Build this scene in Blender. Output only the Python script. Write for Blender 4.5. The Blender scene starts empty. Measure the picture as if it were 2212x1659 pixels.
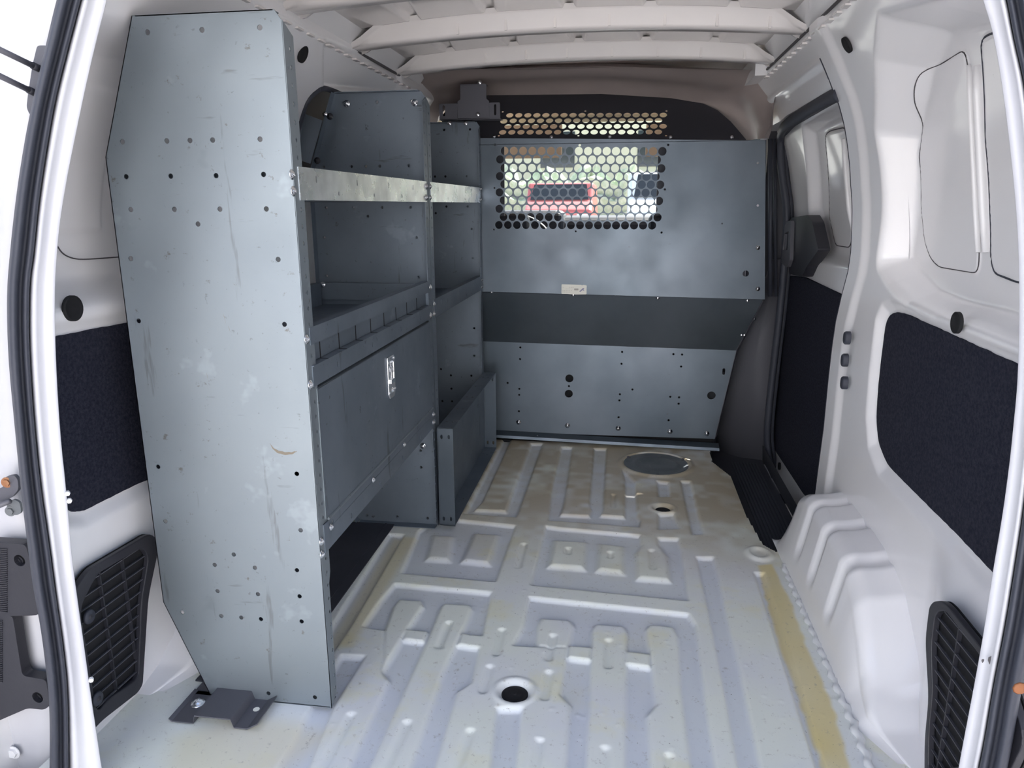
import bpy, bmesh, math, random
import numpy as np
from mathutils import Vector, Matrix, geometry
random.seed(7); rng=np.random.default_rng(5)
D=bpy.data; S=bpy.context.scene; COL=S.collection
# ------------------------------------------------------------------ camera
F_PX=1588.0; YAW,PIT,ROL=[math.radians(a) for a in(-8.56,-13.68,-0.29)]
_fw=np.array([math.sin(YAW)*math.cos(PIT),math.cos(YAW)*math.cos(PIT),math.sin(PIT)])
_rt=np.array([math.cos(YAW),-math.sin(YAW),0.]); _up=np.cross(_rt,_fw)
_r2=_rt*math.cos(ROL)+_up*math.sin(ROL); _u2=-_rt*math.sin(ROL)+_up*math.cos(ROL)
CAM=np.array([0,0,.9])
cam=D.objects.new('camera',D.cameras.new('camera')); COL.objects.link(cam)
cam.data.sensor_width=36; cam.data.lens=F_PX/2212*36; cam.data.clip_start=.02; cam.data.clip_end=400
mw=Matrix.Identity(4)
for i in range(3):
    mw[i][0]=_r2[i]; mw[i][1]=_u2[i]; mw[i][2]=-_fw[i]; mw[i][3]=CAM[i]
cam.matrix_world=mw; S.camera=cam
# ------------------------------------------------------------------ sky, sun, exposure
W=D.worlds.new('sky'); S.world=W; W.use_nodes=True; wn=W.node_tree
sky=wn.nodes.new('ShaderNodeTexSky'); sky.sky_type='NISHITA'; sky.sun_disc=False
sky.sun_elevation=math.radians(48); sky.sun_rotation=math.radians(25); sky.dust_density=3.0; sky.ozone_density=1.0
wn.links.new(sky.outputs[0],wn.nodes['Background'].inputs[0]); wn.nodes['Background'].inputs[1].default_value=.115
sun=D.objects.new('sun',D.lights.new('sun','SUN')); COL.objects.link(sun)
sun.data.energy=5.2; sun.data.angle=math.radians(1); sun.data.color=(1,.965,.925)
sun.rotation_euler=Vector((-.35,-.55,-.75)).to_track_quat('-Z','Y').to_euler()
vs=S.view_settings; vs.view_transform='Standard'; vs.look='None'; vs.gamma=1; vs.use_curve_mapping=False
vs.exposure=1.88
# ------------------------------------------------------------------ pixel -> point on a real plane of the van
def ray(x,y):
    return (x-1106)/F_PX*_r2-(y-829.5)/F_PX*_u2+_fw
def aty(x,y,Y): d=ray(x,y); return CAM+d*(Y/d[1])
def atx(x,y,X): d=ray(x,y); return CAM+d*(X/d[0])
def atz(x,y,Z=0): d=ray(x,y); return CAM+d*((Z-.9)/d[2])
def atp(x,y,p,n):
    d=ray(x,y); p=np.array(p,float); n=np.array(n,float); return CAM+d*(np.dot(p-CAM,n)/np.dot(d,n))
# ------------------------------------------------------------------ materials
def mat(name,col,rough=.5,metal=0,bump=0,bscale=40,tint=None,tscale=4,spot=None,sscale=30,sthr=.66,coat=0,rvar=0,emit=None,stretch=None,spec=None,scr=None):
    m=D.materials.new(name); m.use_nodes=True; t=m.node_tree; N=t.nodes; L=t.links
    b=N['Principled BSDF']; b.inputs['Roughness'].default_value=rough; b.inputs['Metallic'].default_value=metal
    b.inputs['Coat Weight'].default_value=coat; b.inputs['Coat Roughness'].default_value=.08
    if spec is not None: b.inputs['Specular IOR Level'].default_value=spec
    tc=N.new('ShaderNodeTexCoord'); mp=N.new('ShaderNodeMapping'); L.new(tc.outputs['Object'],mp.inputs[0])
    if stretch: mp.inputs['Scale'].default_value=stretch
    c=N.new('ShaderNodeRGB'); c.outputs[0].default_value=(*col,1); cur=c.outputs[0]
    def noise(sc,det=5,rg=.55):
        n=N.new('ShaderNodeTexNoise'); n.inputs['Scale'].default_value=sc; n.inputs['Detail'].default_value=det; n.inputs['Roughness'].default_value=rg
        L.new(mp.outputs[0],n.inputs['Vector']); return n.outputs[0]
    def ramp(src,a,b2):
        r=N.new('ShaderNodeMapRange'); r.inputs[1].default_value=a; r.inputs[2].default_value=b2; L.new(src,r.inputs[0]); return r.outputs[0]
    def mix(fac,a,bcol):
        x=N.new('ShaderNodeMix'); x.data_type='RGBA'
        if hasattr(fac,'links'): L.new(fac,x.inputs[0])
        else: x.inputs[0].default_value=fac
        L.new(a,x.inputs[6])
        if hasattr(bcol,'links'): L.new(bcol,x.inputs[7])
        else: x.inputs[7].default_value=(*bcol,1)
        return x.outputs[2]
    if tint: cur=mix(ramp(noise(tscale),.35,.65),cur,tint)
    if spot: cur=mix(ramp(noise(sscale,6,.7),sthr,sthr+.06),cur,spot)
    if scr:
        for k,(sc_,st_,th_,cc) in enumerate(((26,(1,1,.12),.655,scr),(30,(.15,1,1),.665,scr),(90,(1,1,1),.665,scr),(5,(1,1,1),.62,tuple(v*.82 for v in col)),(8,(1,1,1),.64,tuple(min(1,v*1.25) for v in col)),(55,(.5,1,.4),.70,scr))):
            m2=N.new('ShaderNodeMapping'); m2.inputs['Scale'].default_value=st_; m2.inputs['Rotation'].default_value=(.5*k,.4*k-.3,.2); m2.inputs['Location'].default_value=(k*3,k,2*k); L.new(tc.outputs['Object'],m2.inputs[0])
            n2=N.new('ShaderNodeTexNoise'); n2.inputs['Scale'].default_value=sc_; n2.inputs['Detail'].default_value=4; n2.inputs['Roughness'].default_value=.65; L.new(m2.outputs[0],n2.inputs['Vector'])
            q=N.new('ShaderNodeMath'); q.operation='MULTIPLY'; L.new(ramp(n2.outputs[0],th_,th_+.05),q.inputs[0]); q.inputs[1].default_value=.6; cur=mix(q.outputs[0],cur,cc)
    L.new(cur,b.inputs['Base Color'])
    if bump:
        bp=N.new('ShaderNodeBump'); bp.inputs['Strength'].default_value=bump; bp.inputs['Distance'].default_value=.002
        L.new(noise(bscale),bp.inputs['Height']); L.new(bp.outputs[0],b.inputs['Normal'])
    if rvar:
        L.new(ramp(noise(tscale*2.3),.3,.7),N.new('ShaderNodeMath').inputs[0]); q=N[-1] if False else [n for n in N if n.bl_idname=='ShaderNodeMath'][-1]
        q.operation='MULTIPLY_ADD'; q.inputs[1].default_value=rvar; q.inputs[2].default_value=rough; L.new(q.outputs[0],b.inputs['Roughness'])
    if emit: b.inputs['Emission Color'].default_value=(*emit[:3],1); b.inputs['Emission Strength'].default_value=emit[3]
    m['_']=0
    return m
M={}
M['paint']=mat('white_paint',(.87,.86,.87),.32,0,.03,6,(.84,.83,.85),2,(.22,.20,.19),24,.72,coat=.6)
M['paint_plain']=mat('white_paint_clean',(.87,.86,.87),.35,0,coat=.5)
M['roof']=mat('roof_paint',(.84,.80,.78),.22,0,.05,5,(.79,.75,.73),3,coat=.6)
M['paint_dim']=mat('white_paint_dimmed',(.60,.60,.63),.45,0,.03,6,(.56,.56,.60),3,(.25,.23,.21),30,.70,coat=.3)  # same white paint, colour darkened to hold down bright light; dirt spots on top
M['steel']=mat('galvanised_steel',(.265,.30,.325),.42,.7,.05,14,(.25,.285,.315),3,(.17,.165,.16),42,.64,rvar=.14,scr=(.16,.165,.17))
M['steel_shade']=mat('galvanised_steel_shaded',(.215,.25,.295),.45,.7,.05,14,(.17,.20,.24),4,(.08,.08,.09),40,.66,rvar=.12,scr=(.09,.095,.10))  # same galvanised steel with the shade of the deeper parts put into its colour
M['steel_bulk']=mat('bulkhead_steel',(.155,.18,.21),.36,.8,.04,10,(.115,.14,.165),3,(.1,.1,.1),40,.70,rvar=.14)
M['zinc']=mat('bright_zinc',(.92,.93,.95),.2,.9,.10,16,(.60,.61,.63),9,rvar=.2)
M['chrome']=mat('bright_bolt',(.85,.86,.88),.18,1)
M['dark_steel']=mat('dark_painted_steel',(.05,.052,.065),.5,.3,.04,20)
M['grey_steel']=mat('dark_grey_bracket',(.12,.12,.14),.5,.4,.05,20)
M['rubber']=mat('black_rubber',(.045,.049,.066),.55,0,.08,60,spec=.4)
M['rubber_brown']=mat('seal_lip_rubber',(.075,.07,.075),.6,0,.08,60)
M['hole']=mat('hole_shadow_plastic',(.006,.006,.008),.8)
M['plastic']=mat('black_plastic',(.03,.03,.038),.45,0,.1,120,spec=.4)
M['plastic_grey']=mat('dark_grey_plastic',(.085,.085,.10),.6,0,.06,200)
M['mat']=mat('floor_mat',(.028,.03,.042),.7,0,.15,60,(.045,.047,.06),5)
M['carpet']=mat('felt_panel',(.014,.015,.026),.95,0,.9,260,(.03,.032,.047),170,(.10,.10,.12),330,.70,spec=.15)
M['headliner']=mat('headliner',(.38,.32,.30),.45,0,.05,30,(.33,.28,.265),4)
M['beige']=mat('beige_trim',(.62,.47,.33),.7)
M['rust']=mat('rusty_metal',(.30,.12,.05),.6,.4,.3,60,(.45,.25,.14),60)
M['cover']=mat('scuffed_cover',(.10,.115,.13),.4,.1,.05,30,(.16,.17,.18),12,(.28,.27,.25),20,.62)
M['sealant']=mat('sealant',(.78,.79,.80),.4)
M['label']=mat('label_paper',(.85,.84,.76),.5)
M['ink']=mat('label_ink',(.28,.27,.40),.6); M['ink2']=mat('label_ink_grey',(.45,.42,.38),.6)
M['asphalt']=mat('asphalt',(.46,.44,.42),.9,0,.3,8,(.54,.52,.49),1.5)
M['hedge']=mat('hedge_leaves',(.46,.53,.36),.8,0,.8,6,(.66,.69,.54),5)
M['red']=mat('red_car_paint',(.55,.12,.11),.3,coat=.5)
M['glass_dark']=mat('tinted_glass',(.02,.025,.03),.08)
M['render_wall']=mat('cream_wall',(.78,.70,.55),.9)
M['bounce_wall']=mat('bounce_wall_render',(.76,.78,.815),.9,0,.1,3,(.68,.71,.75),.8)  # wall colour of the added building that bounces sunlight into the van
M['white_car']=mat('white_car_paint',(.8,.82,.85),.3,coat=.5)
M['orange']=mat('orange_rust_spot',(.26,.095,.035),.7,0,.3,50)
M['cable']=mat('grey_rod',(.13,.13,.15),.5)
g=D.materials.new('window_glass'); g.use_nodes=True; t=g.node_tree; t.nodes.clear()
o=t.nodes.new('ShaderNodeOutputMaterial'); mx=t.nodes.new('ShaderNodeMixShader'); tr=t.nodes.new('ShaderNodeBsdfTransparent'); gl=t.nodes.new('ShaderNodeBsdfGlossy')
gl.inputs['Roughness'].default_value=.02; tr.inputs[0].default_value=(.93,.96,.95,1); mx.inputs[0].default_value=.07; t.links.new(tr.outputs[0],mx.inputs[1]); t.links.new(gl.outputs[0],mx.inputs[2]); t.links.new(mx.outputs[0],o.inputs[0]); M['glass']=g
# ------------------------------------------------------------------ object helpers
def tag(o,label=None,cat=None,group=None,kind=None):
    if label: o['label']=label
    if cat: o['category']=cat
    if group: o['group']=group
    if kind: o['kind']=kind
    return o
def empty(name,loc,label=None,cat=None,group=None,kind=None):
    o=D.objects.new(name,None); COL.objects.link(o); o.location=loc; o.empty_display_size=.05
    return tag(o,label,cat,group,kind)
def _par(o,p):
    if p is not None:
        o.parent=p; q=p; T=Vector((0,0,0))
        while q is not None: T+=q.location if q.type=='EMPTY' or q.parent is None else Vector((0,0,0)); q=q.parent
        o.matrix_parent_inverse=Matrix.Translation(-T) if p.type=='EMPTY' else Matrix.Identity(4)
def mesh(name,V,Fc,m,parent=None,smooth=False):
    me=D.meshes.new(name); me.from_pydata([tuple(map(float,v)) for v in V],[],[tuple(map(int,f)) for f in Fc])
    bm=bmesh.new(); bm.from_mesh(me); bmesh.ops.recalc_face_normals(bm,faces=bm.faces); bm.to_mesh(me); bm.free()
    me.materials.append(M[m] if isinstance(m,str) else m)
    if smooth: me.polygons.foreach_set('use_smooth',[True]*len(me.polygons))
    o=D.objects.new(name,me); COL.objects.link(o); _par(o,parent); return o
class MB:
    def __init__(s): s.V=[]; s.F=[]
    def add(s,V,Fc):
        n=len(s.V); s.V+= [tuple(map(float,v)) for v in V]; s.F+=[tuple(i+n for i in f) for f in Fc]; return s
    def box(s,a,b):
        x0,y0,z0=a; x1,y1,z1=b
        return s.add([(x0,y0,z0),(x1,y0,z0),(x1,y1,z0),(x0,y1,z0),(x0,y0,z1),(x1,y0,z1),(x1,y1,z1),(x0,y1,z1)],
            [(0,3,2,1),(4,5,6,7),(0,1,5,4),(1,2,6,5),(2,3,7,6),(3,0,4,7)])
    def prism(s,pts,vec):
        n=len(pts); P=[np.array(p,float) for p in pts]; v=np.array(vec,float)
        return s.add(P+[p+v for p in P],[tuple(range(n))[::-1],tuple(range(n,2*n))]+[(i,(i+1)%n,(i+1)%n+n,i+n) for i in range(n)])
    def tube(s,pts,r,n=10,closed=False,sq=1):
        P=[Vector(p) for p in pts]; m=len(P); rings=[]
        for i,p in enumerate(P):
            if closed: d=(P[(i+1)%m]-P[i-1])
            else: d=P[min(i+1,m-1)]-P[max(i-1,0)]
            d.normalize(); a=Vector((0,0,1)) if abs(d.z)<.9 else Vector((0,1,0)); u=d.cross(a).normalized(); v=u.cross(d)
            rr=r[i] if hasattr(r,'__len__') else r
            rings.append([p+u*math.cos(2*math.pi*k/n)*rr+v*math.sin(2*math.pi*k/n)*rr*sq for k in range(n)])
        V=[q for R_ in rings for q in R_]; Fc=[]
        for i in range(m if closed else m-1):
            j=(i+1)%m
            for k in range(n): Fc.append((i*n+k,i*n+(k+1)%n,j*n+(k+1)%n,j*n+k))
        if not closed: Fc+=[tuple(range(n))[::-1],tuple(range((m-1)*n,m*n))]
        return s.add(V,Fc)
    def cyl(s,c,ax,r,h,n=16,r2=None):
        c=Vector(c); ax=Vector(ax).normalized(); return s.tube([c,c+ax*h],[r,r if r2 is None else r2],n)
    def loft(s,rows,closed=False):
        n=len(rows[0]); V=[p for r in rows for p in r]; Fc=[]
        for i in range(len(rows)-1):
            for k in range(n if closed else n-1): Fc.append((i*n+k,i*n+(k+1)%n,(i+1)*n+(k+1)%n,(i+1)*n+k))
        return s.add(V,Fc)
    def ob(s,name,m,parent=None,smooth=False): return mesh(name,s.V,s.F,m,parent,smooth)
def bevel(o,w=.003,seg=2):
    md=o.modifiers.new('bevel','BEVEL'); md.width=w; md.segments=seg; md.limit_method='ANGLE'; return o
def circ(cx,cy,r,n=14,a=1,rot=0): return [(cx+r*math.cos(rot+2*math.pi*i/n),cy+r*a*math.sin(rot+2*math.pi*i/n)) for i in range(n)]
def slot(cx,cy,w,h,n=5):
    r=w/2; hh=h/2-r; P=[]
    for i in range(n): t=math.pi*i/(n-1); P.append((cx+r*math.cos(t),cy+hh+r*math.sin(t)))
    for i in range(n): t=math.pi+math.pi*i/(n-1); P.append((cx+r*math.cos(t),cy-hh+r*math.sin(t)))
    return P
def inpoly(p,poly):
    x,y=p; c=False; j=len(poly)-1
    for i in range(len(poly)):
        xi,yi=poly[i]; xj,yj=poly[j]
        if (yi>y)!=(yj>y) and x<(xj-xi)*(y-yi)/(yj-yi)+xi: c=not c
        j=i
    return c
def sheet_mb(outline,holes,th,fr,mb=None):
    """flat plate with real holes; fr(u,v,w) -> 3D, w across the thickness"""
    mb=mb or MB(); loops=[list(outline)]+[list(h) for h in holes]; pts=[];E=[]
    for lp in loops:
        n0=len(pts); pts+=lp; E+=[(n0+i,n0+(i+1)%len(lp)) for i in range(len(lp))]
    r=geometry.delaunay_2d_cdt([Vector(p) for p in pts],E,[],1,1e-7)
    vs_,fs=r[0],r[2]; keep=[]
    hb=[(min(p[0] for p in h),max(p[0] for p in h),min(p[1] for p in h),max(p[1] for p in h),h) for h in loops[1:]]
    for f in fs:
        cx=sum(vs_[i][0] for i in f)/len(f); cy=sum(vs_[i][1] for i in f)/len(f)
        if not inpoly((cx,cy),loops[0]): continue
        if any(a<cx<b and c<cy<d and inpoly((cx,cy),h) for a,b,c,d,h in hb): continue
        keep.append(tuple(f))
    n=len(vs_); V=[fr(v[0],v[1],0) for v in vs_]+[fr(v[0],v[1],th) for v in vs_]
    Fc=keep+[tuple(i+n for i in f[::-1]) for f in keep]; cnt={}
    for f in keep:
        for i in range(len(f)):
            a,b=f[i],f[(i+1)%len(f)]; cnt[(a,b)]=1
    for (a,b) in cnt:
        if (b,a) not in cnt: Fc.append((b,a,a+n,b+n))
    return mb.add(V,Fc)
def frY(Y): return lambda u,v,w:(u,Y+w,v)
def frX(X): return lambda u,v,w:(X+w,u,v)
def frZ(Z): return lambda u,v,w:(u,v,Z+w)
_bolt={}
def bolt(p,n,r=.006,m='chrome',parent=None,name='bolt'):
    key=(round(r,4),m,name)
    if key not in _bolt:
        mb=MB(); mb.tube([(0,0,0),(0,0,r*.18),(0,0,r*.2),(0,0,r*.55),(0,0,r*.8)],[r*1.35,r*1.3,r,r*.82,r*.35],10)
        mb.box((-r*.5,-r*.09,r*.78),(r*.5,r*.09,r*.86)); mb.box((-r*.09,-r*.5,r*.78),(r*.09,r*.5,r*.86))
        o=mb.ob(name,m,None,True); _bolt[key]=o.data; D.objects.remove(o)
    o=D.objects.new(name,_bolt[key]); COL.objects.link(o); o.parent=parent
    q=Vector(n).to_track_quat('Z','Y').to_matrix().to_4x4(); Wm=Matrix.Translation(Vector(p))@q
    if parent is not None and parent.type=='EMPTY': Wm=Matrix.Translation(-parent.location)@Wm
    o.matrix_basis=Wm; return o
# signed distance (positive inside) on numpy arrays
def sdf(U,V,poly):
    P=np.array(poly,float); n=len(P); d=np.full(U.shape,9.); ins=np.zeros(U.shape,bool)
    for i in range(n):
        ax,ay=P[i]; bx,by=P[(i+1)%n]; ex,ey=bx-ax,by-ay; L=ex*ex+ey*ey+1e-12
        t=np.clip(((U-ax)*ex+(V-ay)*ey)/L,0,1); d=np.minimum(d,np.hypot(U-ax-t*ex,V-ay-t*ey))
        c=(ay>V)!=(by>V)
        if abs(by-ay)>1e-12: ins^=c&(U<(bx-ax)*(V-ay)/(by-ay)+ax)
    return np.where(ins,d,-d)
def sst(x): x=np.clip(x,0,1); return x*x*(3-2*x)
def occ(U,V,poly,w,mode=0):
    P=np.array(poly); m=(U>P[:,0].min()-w)&(U<P[:,0].max()+w)&(V>P[:,1].min()-w)&(V<P[:,1].max()+w)
    r=np.zeros(U.shape)
    if m.any():
        s=sdf(U[m],V[m],poly); r[m]=sst(s/w+.5) if mode==0 else sst(s/w+1.)
    return r
def vnoise(U,V,s,seed=0):
    r=np.random.default_rng(seed); G=r.random((64,64)); x=(U*s)%64; y=(V*s)%64; i=x.astype(int); j=y.astype(int); fx=sst(x-i); fy=sst(y-j)
    i1=(i+1)%64; j1=(j+1)%64; return (G[i,j]*(1-fx)+G[i1,j]*fx)*(1-fy)+(G[i,j1]*(1-fx)+G[i1,j1]*fx)*fy
def grid(name,X,Y,Z,m,parent=None,drop=None,attrs=None):
    r,c=X.shape; V=np.stack([X,Y,Z],-1).reshape(-1,3); idx=np.arange(r*c).reshape(r,c)
    Fq=np.stack([idx[:-1,:-1],idx[:-1,1:],idx[1:,1:],idx[1:,:-1]],-1).reshape(-1,4)
    if drop is not None:
        k=~drop.reshape(-1); Fq=Fq[k]
    me=D.meshes.new(name); me.vertices.add(len(V)); me.vertices.foreach_set('co',V.astype('f').ravel())
    me.loops.add(Fq.size); me.loops.foreach_set('vertex_index',Fq.astype('i').ravel())
    me.polygons.add(len(Fq)); me.polygons.foreach_set('loop_start',np.arange(0,Fq.size,4,dtype='i'))
    me.update(calc_edges=True); me.polygons.foreach_set('use_smooth',[True]*len(Fq))
    for k,a in (attrs or {}).items():
        at=me.attributes.new(k,'FLOAT','POINT'); at.data.foreach_set('value',a.astype('f').ravel())
    me.materials.append(M[m] if isinstance(m,str) else m)
    o=D.objects.new(name,me); COL.objects.link(o); _par(o,parent); return o
def resample(P,n):
    P=np.array(P,float); s=np.r_[0,np.cumsum(np.linalg.norm(np.diff(P,axis=0),axis=1))]; t=np.linspace(0,s[-1],n)
    return np.stack([np.interp(t,s,P[:,k]) for k in range(P.shape[1])],1)
def smoothc(P,it=2):
    P=np.array(P,float)
    for _ in range(it):
        Q=[P[0]]
        for i in range(len(P)-1): Q+=[P[i]*.75+P[i+1]*.25,P[i]*.25+P[i+1]*.75]
        P=np.array(Q+[P[-1]])
    return P
def rpoly(P,rad=.02,n=4):
    """round the corners of a closed polygon"""
    P=[np.array(p,float) for p in P]; m=len(P); out=[]
    for i in range(m):
        a,b,c=P[i-1],P[i],P[(i+1)%m]; la,lc=np.linalg.norm(a-b),np.linalg.norm(c-b); r=min(rad,la*.45,lc*.45)
        p0=b+(a-b)/la*r; p1=b+(c-b)/lc*r
        for k in range(n+1): t=k/n; out.append(tuple((1-t)**2*p0+2*t*(1-t)*b+t*t*p1))
    return out
# zoom-crop pixel readers
def c3(p): return (650+p[0]/3.26,1150+p[1]/3.26)
def c4(p): return (1100+p[0]/3.403,950+p[1]/3.403)
def c5(p): return (1100+p[0]/3.16,1250+p[1]/3.16)
def FL(P,c=None):
    out=[]
    for p in P:
        q=c(p) if c else p; w=atz(q[0],q[1],-.004); out.append((w[0],w[1]))
    return out
# ================================================================== FLOOR
nx,ny=400,560
gx=np.linspace(-.93,.53,nx); gy=np.linspace(.78,2.86,ny); X,Y=np.meshgrid(gx,gy)
LOW=[
 FL([(665,370),(1338,432),(1310,580),(1260,800),(1200,1060),(1100,1130),(925,1720),(320,1720),(620,1050),(575,985),(585,695),(440,670),(560,490)],c3),
 FL([(869,1240),(1070,1258),(1113,1138),(1003,1126),(940,1122),(904,1150)]),
 FL([(1147,960),(1172,960),(1118,1112),(1113,1119),(1004,1111),(1014,1102),(1094,1106)]),
 FL([(1088,950),(1104,950),(1042,1085),(1020,1108),(1008,1106)]),
 FL([(385,60),(465,60),(400,480),(375,555),(590,565),(605,520),(590,480),(625,70),(715,70),(690,520),(670,560),(850,575),(850,300),(835,230),(925,310),(940,560),(965,600),(955,648),(375,602),(290,600),(310,380)],c4),
 FL([(1095,555),(1210,545),(1245,660),(1095,665)],c4),
 FL([(1262,310),(1330,310),(1425,700),(1345,705)],c4),
 FL([(1088,310),(1168,318),(1185,425),(1098,425)],c4),
 FL([(370,656),(960,708),(975,770),(1085,780),(1090,728),(1245,733),(1260,800),(1312,1188),(165,1073),(270,640)],c4),
 FL([(140,134),(1220,249),(1268,320),(1405,1345),(385,1345),(418,868),(350,795),(400,480),(185,470),(30,460),(100,330)],c5),
 FL([(1505,1206),(1541,1206),(1590,1420),(1648,1690),(1600,1690),(1550,1420)]),
 FL([(1073,1533),(1128,1533),(1112,1690),(1056,1690)]),
 FL([(738,1418),(787,1421),(724,1520),(655,1690),(590,1690),(680,1520)]),
 FL([(842,1155),(872,1158),(760,1350),(700,1440),(690,1400)]),
 FL([(1630,1240),(1650,1240),(1790,1690),(1772,1690)]),
]
PAD=[(FL(a,c),w) for a,c,w in [
 ([(585,705),(650,530),(690,478),(850,485),(865,525),(750,700),(575,985)],c3,.012),
 ([(985,530),(1010,505),(1190,515),(1205,545),(1170,640),(1020,950),(755,1730),(455,1730),(690,1200),(800,960),(915,700)],c3,.012),
 ([(735,690),(895,702),(872,780),(722,762)],c3,.008),([(1130,715),(1292,737),(1262,822),(1098,798)],c3,.008),
 ([(930,20),(1068,30),(1050,200),(885,190)],c3,.022),([(1225,10),(1392,20),(1330,225),(1135,205)],c3,.022),
 ([(330,740),(565,755),(555,950),(290,930)],c4,.024),([(662,765),(840,785),(838,980),(645,960)],c4,.024),
 ([(972,560),(1088,560),(1092,770),(1165,860),(1182,1040),(942,1020),(928,840),(972,780)],c4,.020),
 ([(185,470),(190,330),(215,275),(415,290),(442,330),(400,482)],c5,.012),
 ([(565,360),(590,315),(780,330),(805,370),(800,700),(790,1345),(525,1345),(555,700)],c5,.012),
 ([(935,350),(960,318),(1120,335),(1152,400),(1175,800),(1248,1345),(965,1345),(940,940),(1000,860),(975,620)],c5,.012),
 ([(408,462),(567,476),(560,568),(400,545)],c5,.008),([(798,500),(962,520),(962,612),(795,590)],c5,.008)]]
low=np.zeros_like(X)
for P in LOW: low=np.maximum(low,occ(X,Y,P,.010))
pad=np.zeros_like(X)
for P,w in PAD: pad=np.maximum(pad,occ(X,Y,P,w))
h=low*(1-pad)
SL=[[c3(a),c3(b)] for a,b in [((1040,640),(975,800)),((1415,690),(1375,850)),((1330,950),(1285,1110)),((1745,990),(1715,1160)),((1775,730),(1745,885)),((1570,85),(1530,240)),((350,1290),(120,1720)),((745,1345),(570,1720)),((1190,1405),(1080,1720)),((1680,1470),(1640,1720))]]
SL+=[[c5(a),c5(b)] for a,b in [((680,425),(675,595)),((655,1165),(640,1360)),((1090,1215),(1098,1360))]]
SL+=[[c4(a),c4(b)] for a,b in [((765,405),(765,490)),((1045,815),(1055,940)),((435,800),(435,830)),((745,830),(745,860))]]
Z=-.0095*h
for a,b in SL:
    a=atz(*a);b=atz(*b); ex,ey=b[0]-a[0],b[1]-a[1]; L=ex*ex+ey*ey
    t_=np.clip(((X-a[0])*ex+(Y-a[1])*ey)/L,0,1); d=np.hypot(X-a[0]-t_*ex,Y-a[1]-t_*ey); Z-=.005*sst(1.35-d/.0085)
hn=atz(1112,1493); hf=atz(1432,1097); sp=atz(1417,1003); dm=atz(1640,1197)
for hc,r0,dp in ((hn,.036,.012),(hf,.034,.012)):
    d=np.hypot(X-hc[0],Y-hc[1]); Z+=.002*sst((r0+.012-d)/.008); Z-=(dp)*sst((r0-d)/.014)
d=np.hypot(X-sp[0],(Y-sp[1])); Z+=.006*np.exp(-((d-.122)/.010)**2)-.004*sst((.115-d)/.01)
d=np.hypot((X-dm[0]),(Y-dm[1])*.8); Z+=.007*np.exp(-((d-.026)/.008)**2)
# spot-weld pips
for k in range(240):
    px,py=rng.uniform(-.55,.42),rng.uniform(1.0,2.6); i=int((py-gy[0])/(gy[1]-gy[0])); j=int((px-gx[0])/(gx[1]-gx[0]))
    Z[i:i+2,j:j+2]+=.0009
Z-=.10*sst((1.02-Y)/.10)*0
well=FL([(1531,968),(1538,1000),(1579,1032),(1611,1115),(1647,1179),(1676,1195),(1700,1203),(1745,1150),(1760,1000),(1680,940)])
well=[(a,b) for a,b in well]; WELL=[well[0],well[1],well[2],well[3],well[4],well[5],(.47,1.90),(.55,1.90),(.55,2.9),(.33,2.9)]
cx=(X[:-1,:-1]+X[1:,1:])/2; cy=(Y[:-1,:-1]+Y[1:,1:])/2
drop=sdf(cx,cy,WELL)>0
far=sst((Y-1.55)/.7)
tan=far*np.clip(1.6*vnoise(X,Y,9,1)*.6+.8*vnoise(X,Y,33,2)-.27+.25*(1-h),0,1)*(1-.6*h)
YS=FL([(1640,1225),(1668,1222),(1710,1300),(1745,1400),(1800,1520),(1850,1700),(1795,1700),(1690,1400)])
yel=occ(X+.006*vnoise(X,Y,40,3),Y,YS,.010)*(.75+.25*vnoise(X,Y,14,4))
strips=occ(X,Y,FL([(700,1400),(850,1160),(900,1165),(760,1400)]),.03)*.5+occ(X,Y,FL([(380,1600),(520,1545),(720,1580),(560,1700),(350,1700)]),.06)*.35
mf=D.materials.new('floor_paint'); mf.use_nodes=True; t=mf.node_tree; N=t.nodes; L=t.links; b=N['Principled BSDF']
def nn(ty,**k):
    q=N.new(ty)
    for a,v in k.items(): q.inputs[a].default_value=v
    return q
tc=N.new('ShaderNodeTexCoord')
def noi(sc,det=5,rg=.55):
    q=nn('ShaderNodeTexNoise',Scale=sc,Detail=det,Roughness=rg); L.new(tc.outputs['Object'],q.inputs['Vector']); return q.outputs[0]
def rmp(s,a,b_):
    q=N.new('ShaderNodeMapRange'); q.inputs[1].default_value=a; q.inputs[2].default_value=b_; L.new(s,q.inputs[0]); return q.outputs[0]
def mxc(f,a,c):
    q=N.new('ShaderNodeMix'); q.data_type='RGBA'; L.new(f,q.inputs[0]); L.new(a,q.inputs[6]); q.inputs[7].default_value=(*c,1); return q.outputs[2]
def att(n): q=N.new('ShaderNodeAttribute'); q.attribute_name=n; return q.outputs['Fac']
c0=N.new('ShaderNodeRGB'); c0.outputs[0].default_value=(.84,.87,.80,1); cur=c0.outputs[0]
cur=mxc(rmp(noi(3.2),.42,.62),cur,(.80,.82,.84)); cur=mxc(rmp(noi(5.5),.55,.7),cur,(.84,.83,.64))
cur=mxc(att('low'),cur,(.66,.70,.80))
cur=mxc(att('tan'),cur,(.50,.43,.31)); cur=mxc(att('yel'),cur,(.74,.62,.30))
sp1=N.new('ShaderNodeMath'); sp1.operation='MULTIPLY'; L.new(rmp(noi(70,6,.75),.585,.69),sp1.inputs[0]); sp1.inputs[1].default_value=.55; cur=mxc(sp1.outputs[0],cur,(.34,.31,.27))
sp2=N.new('ShaderNodeMath'); sp2.operation='MULTIPLY'; L.new(rmp(noi(190,3,.6),.70,.74),sp2.inputs[0]); sp2.inputs[1].default_value=.9; cur=mxc(sp2.outputs[0],cur,(.08,.07,.06))
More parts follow.
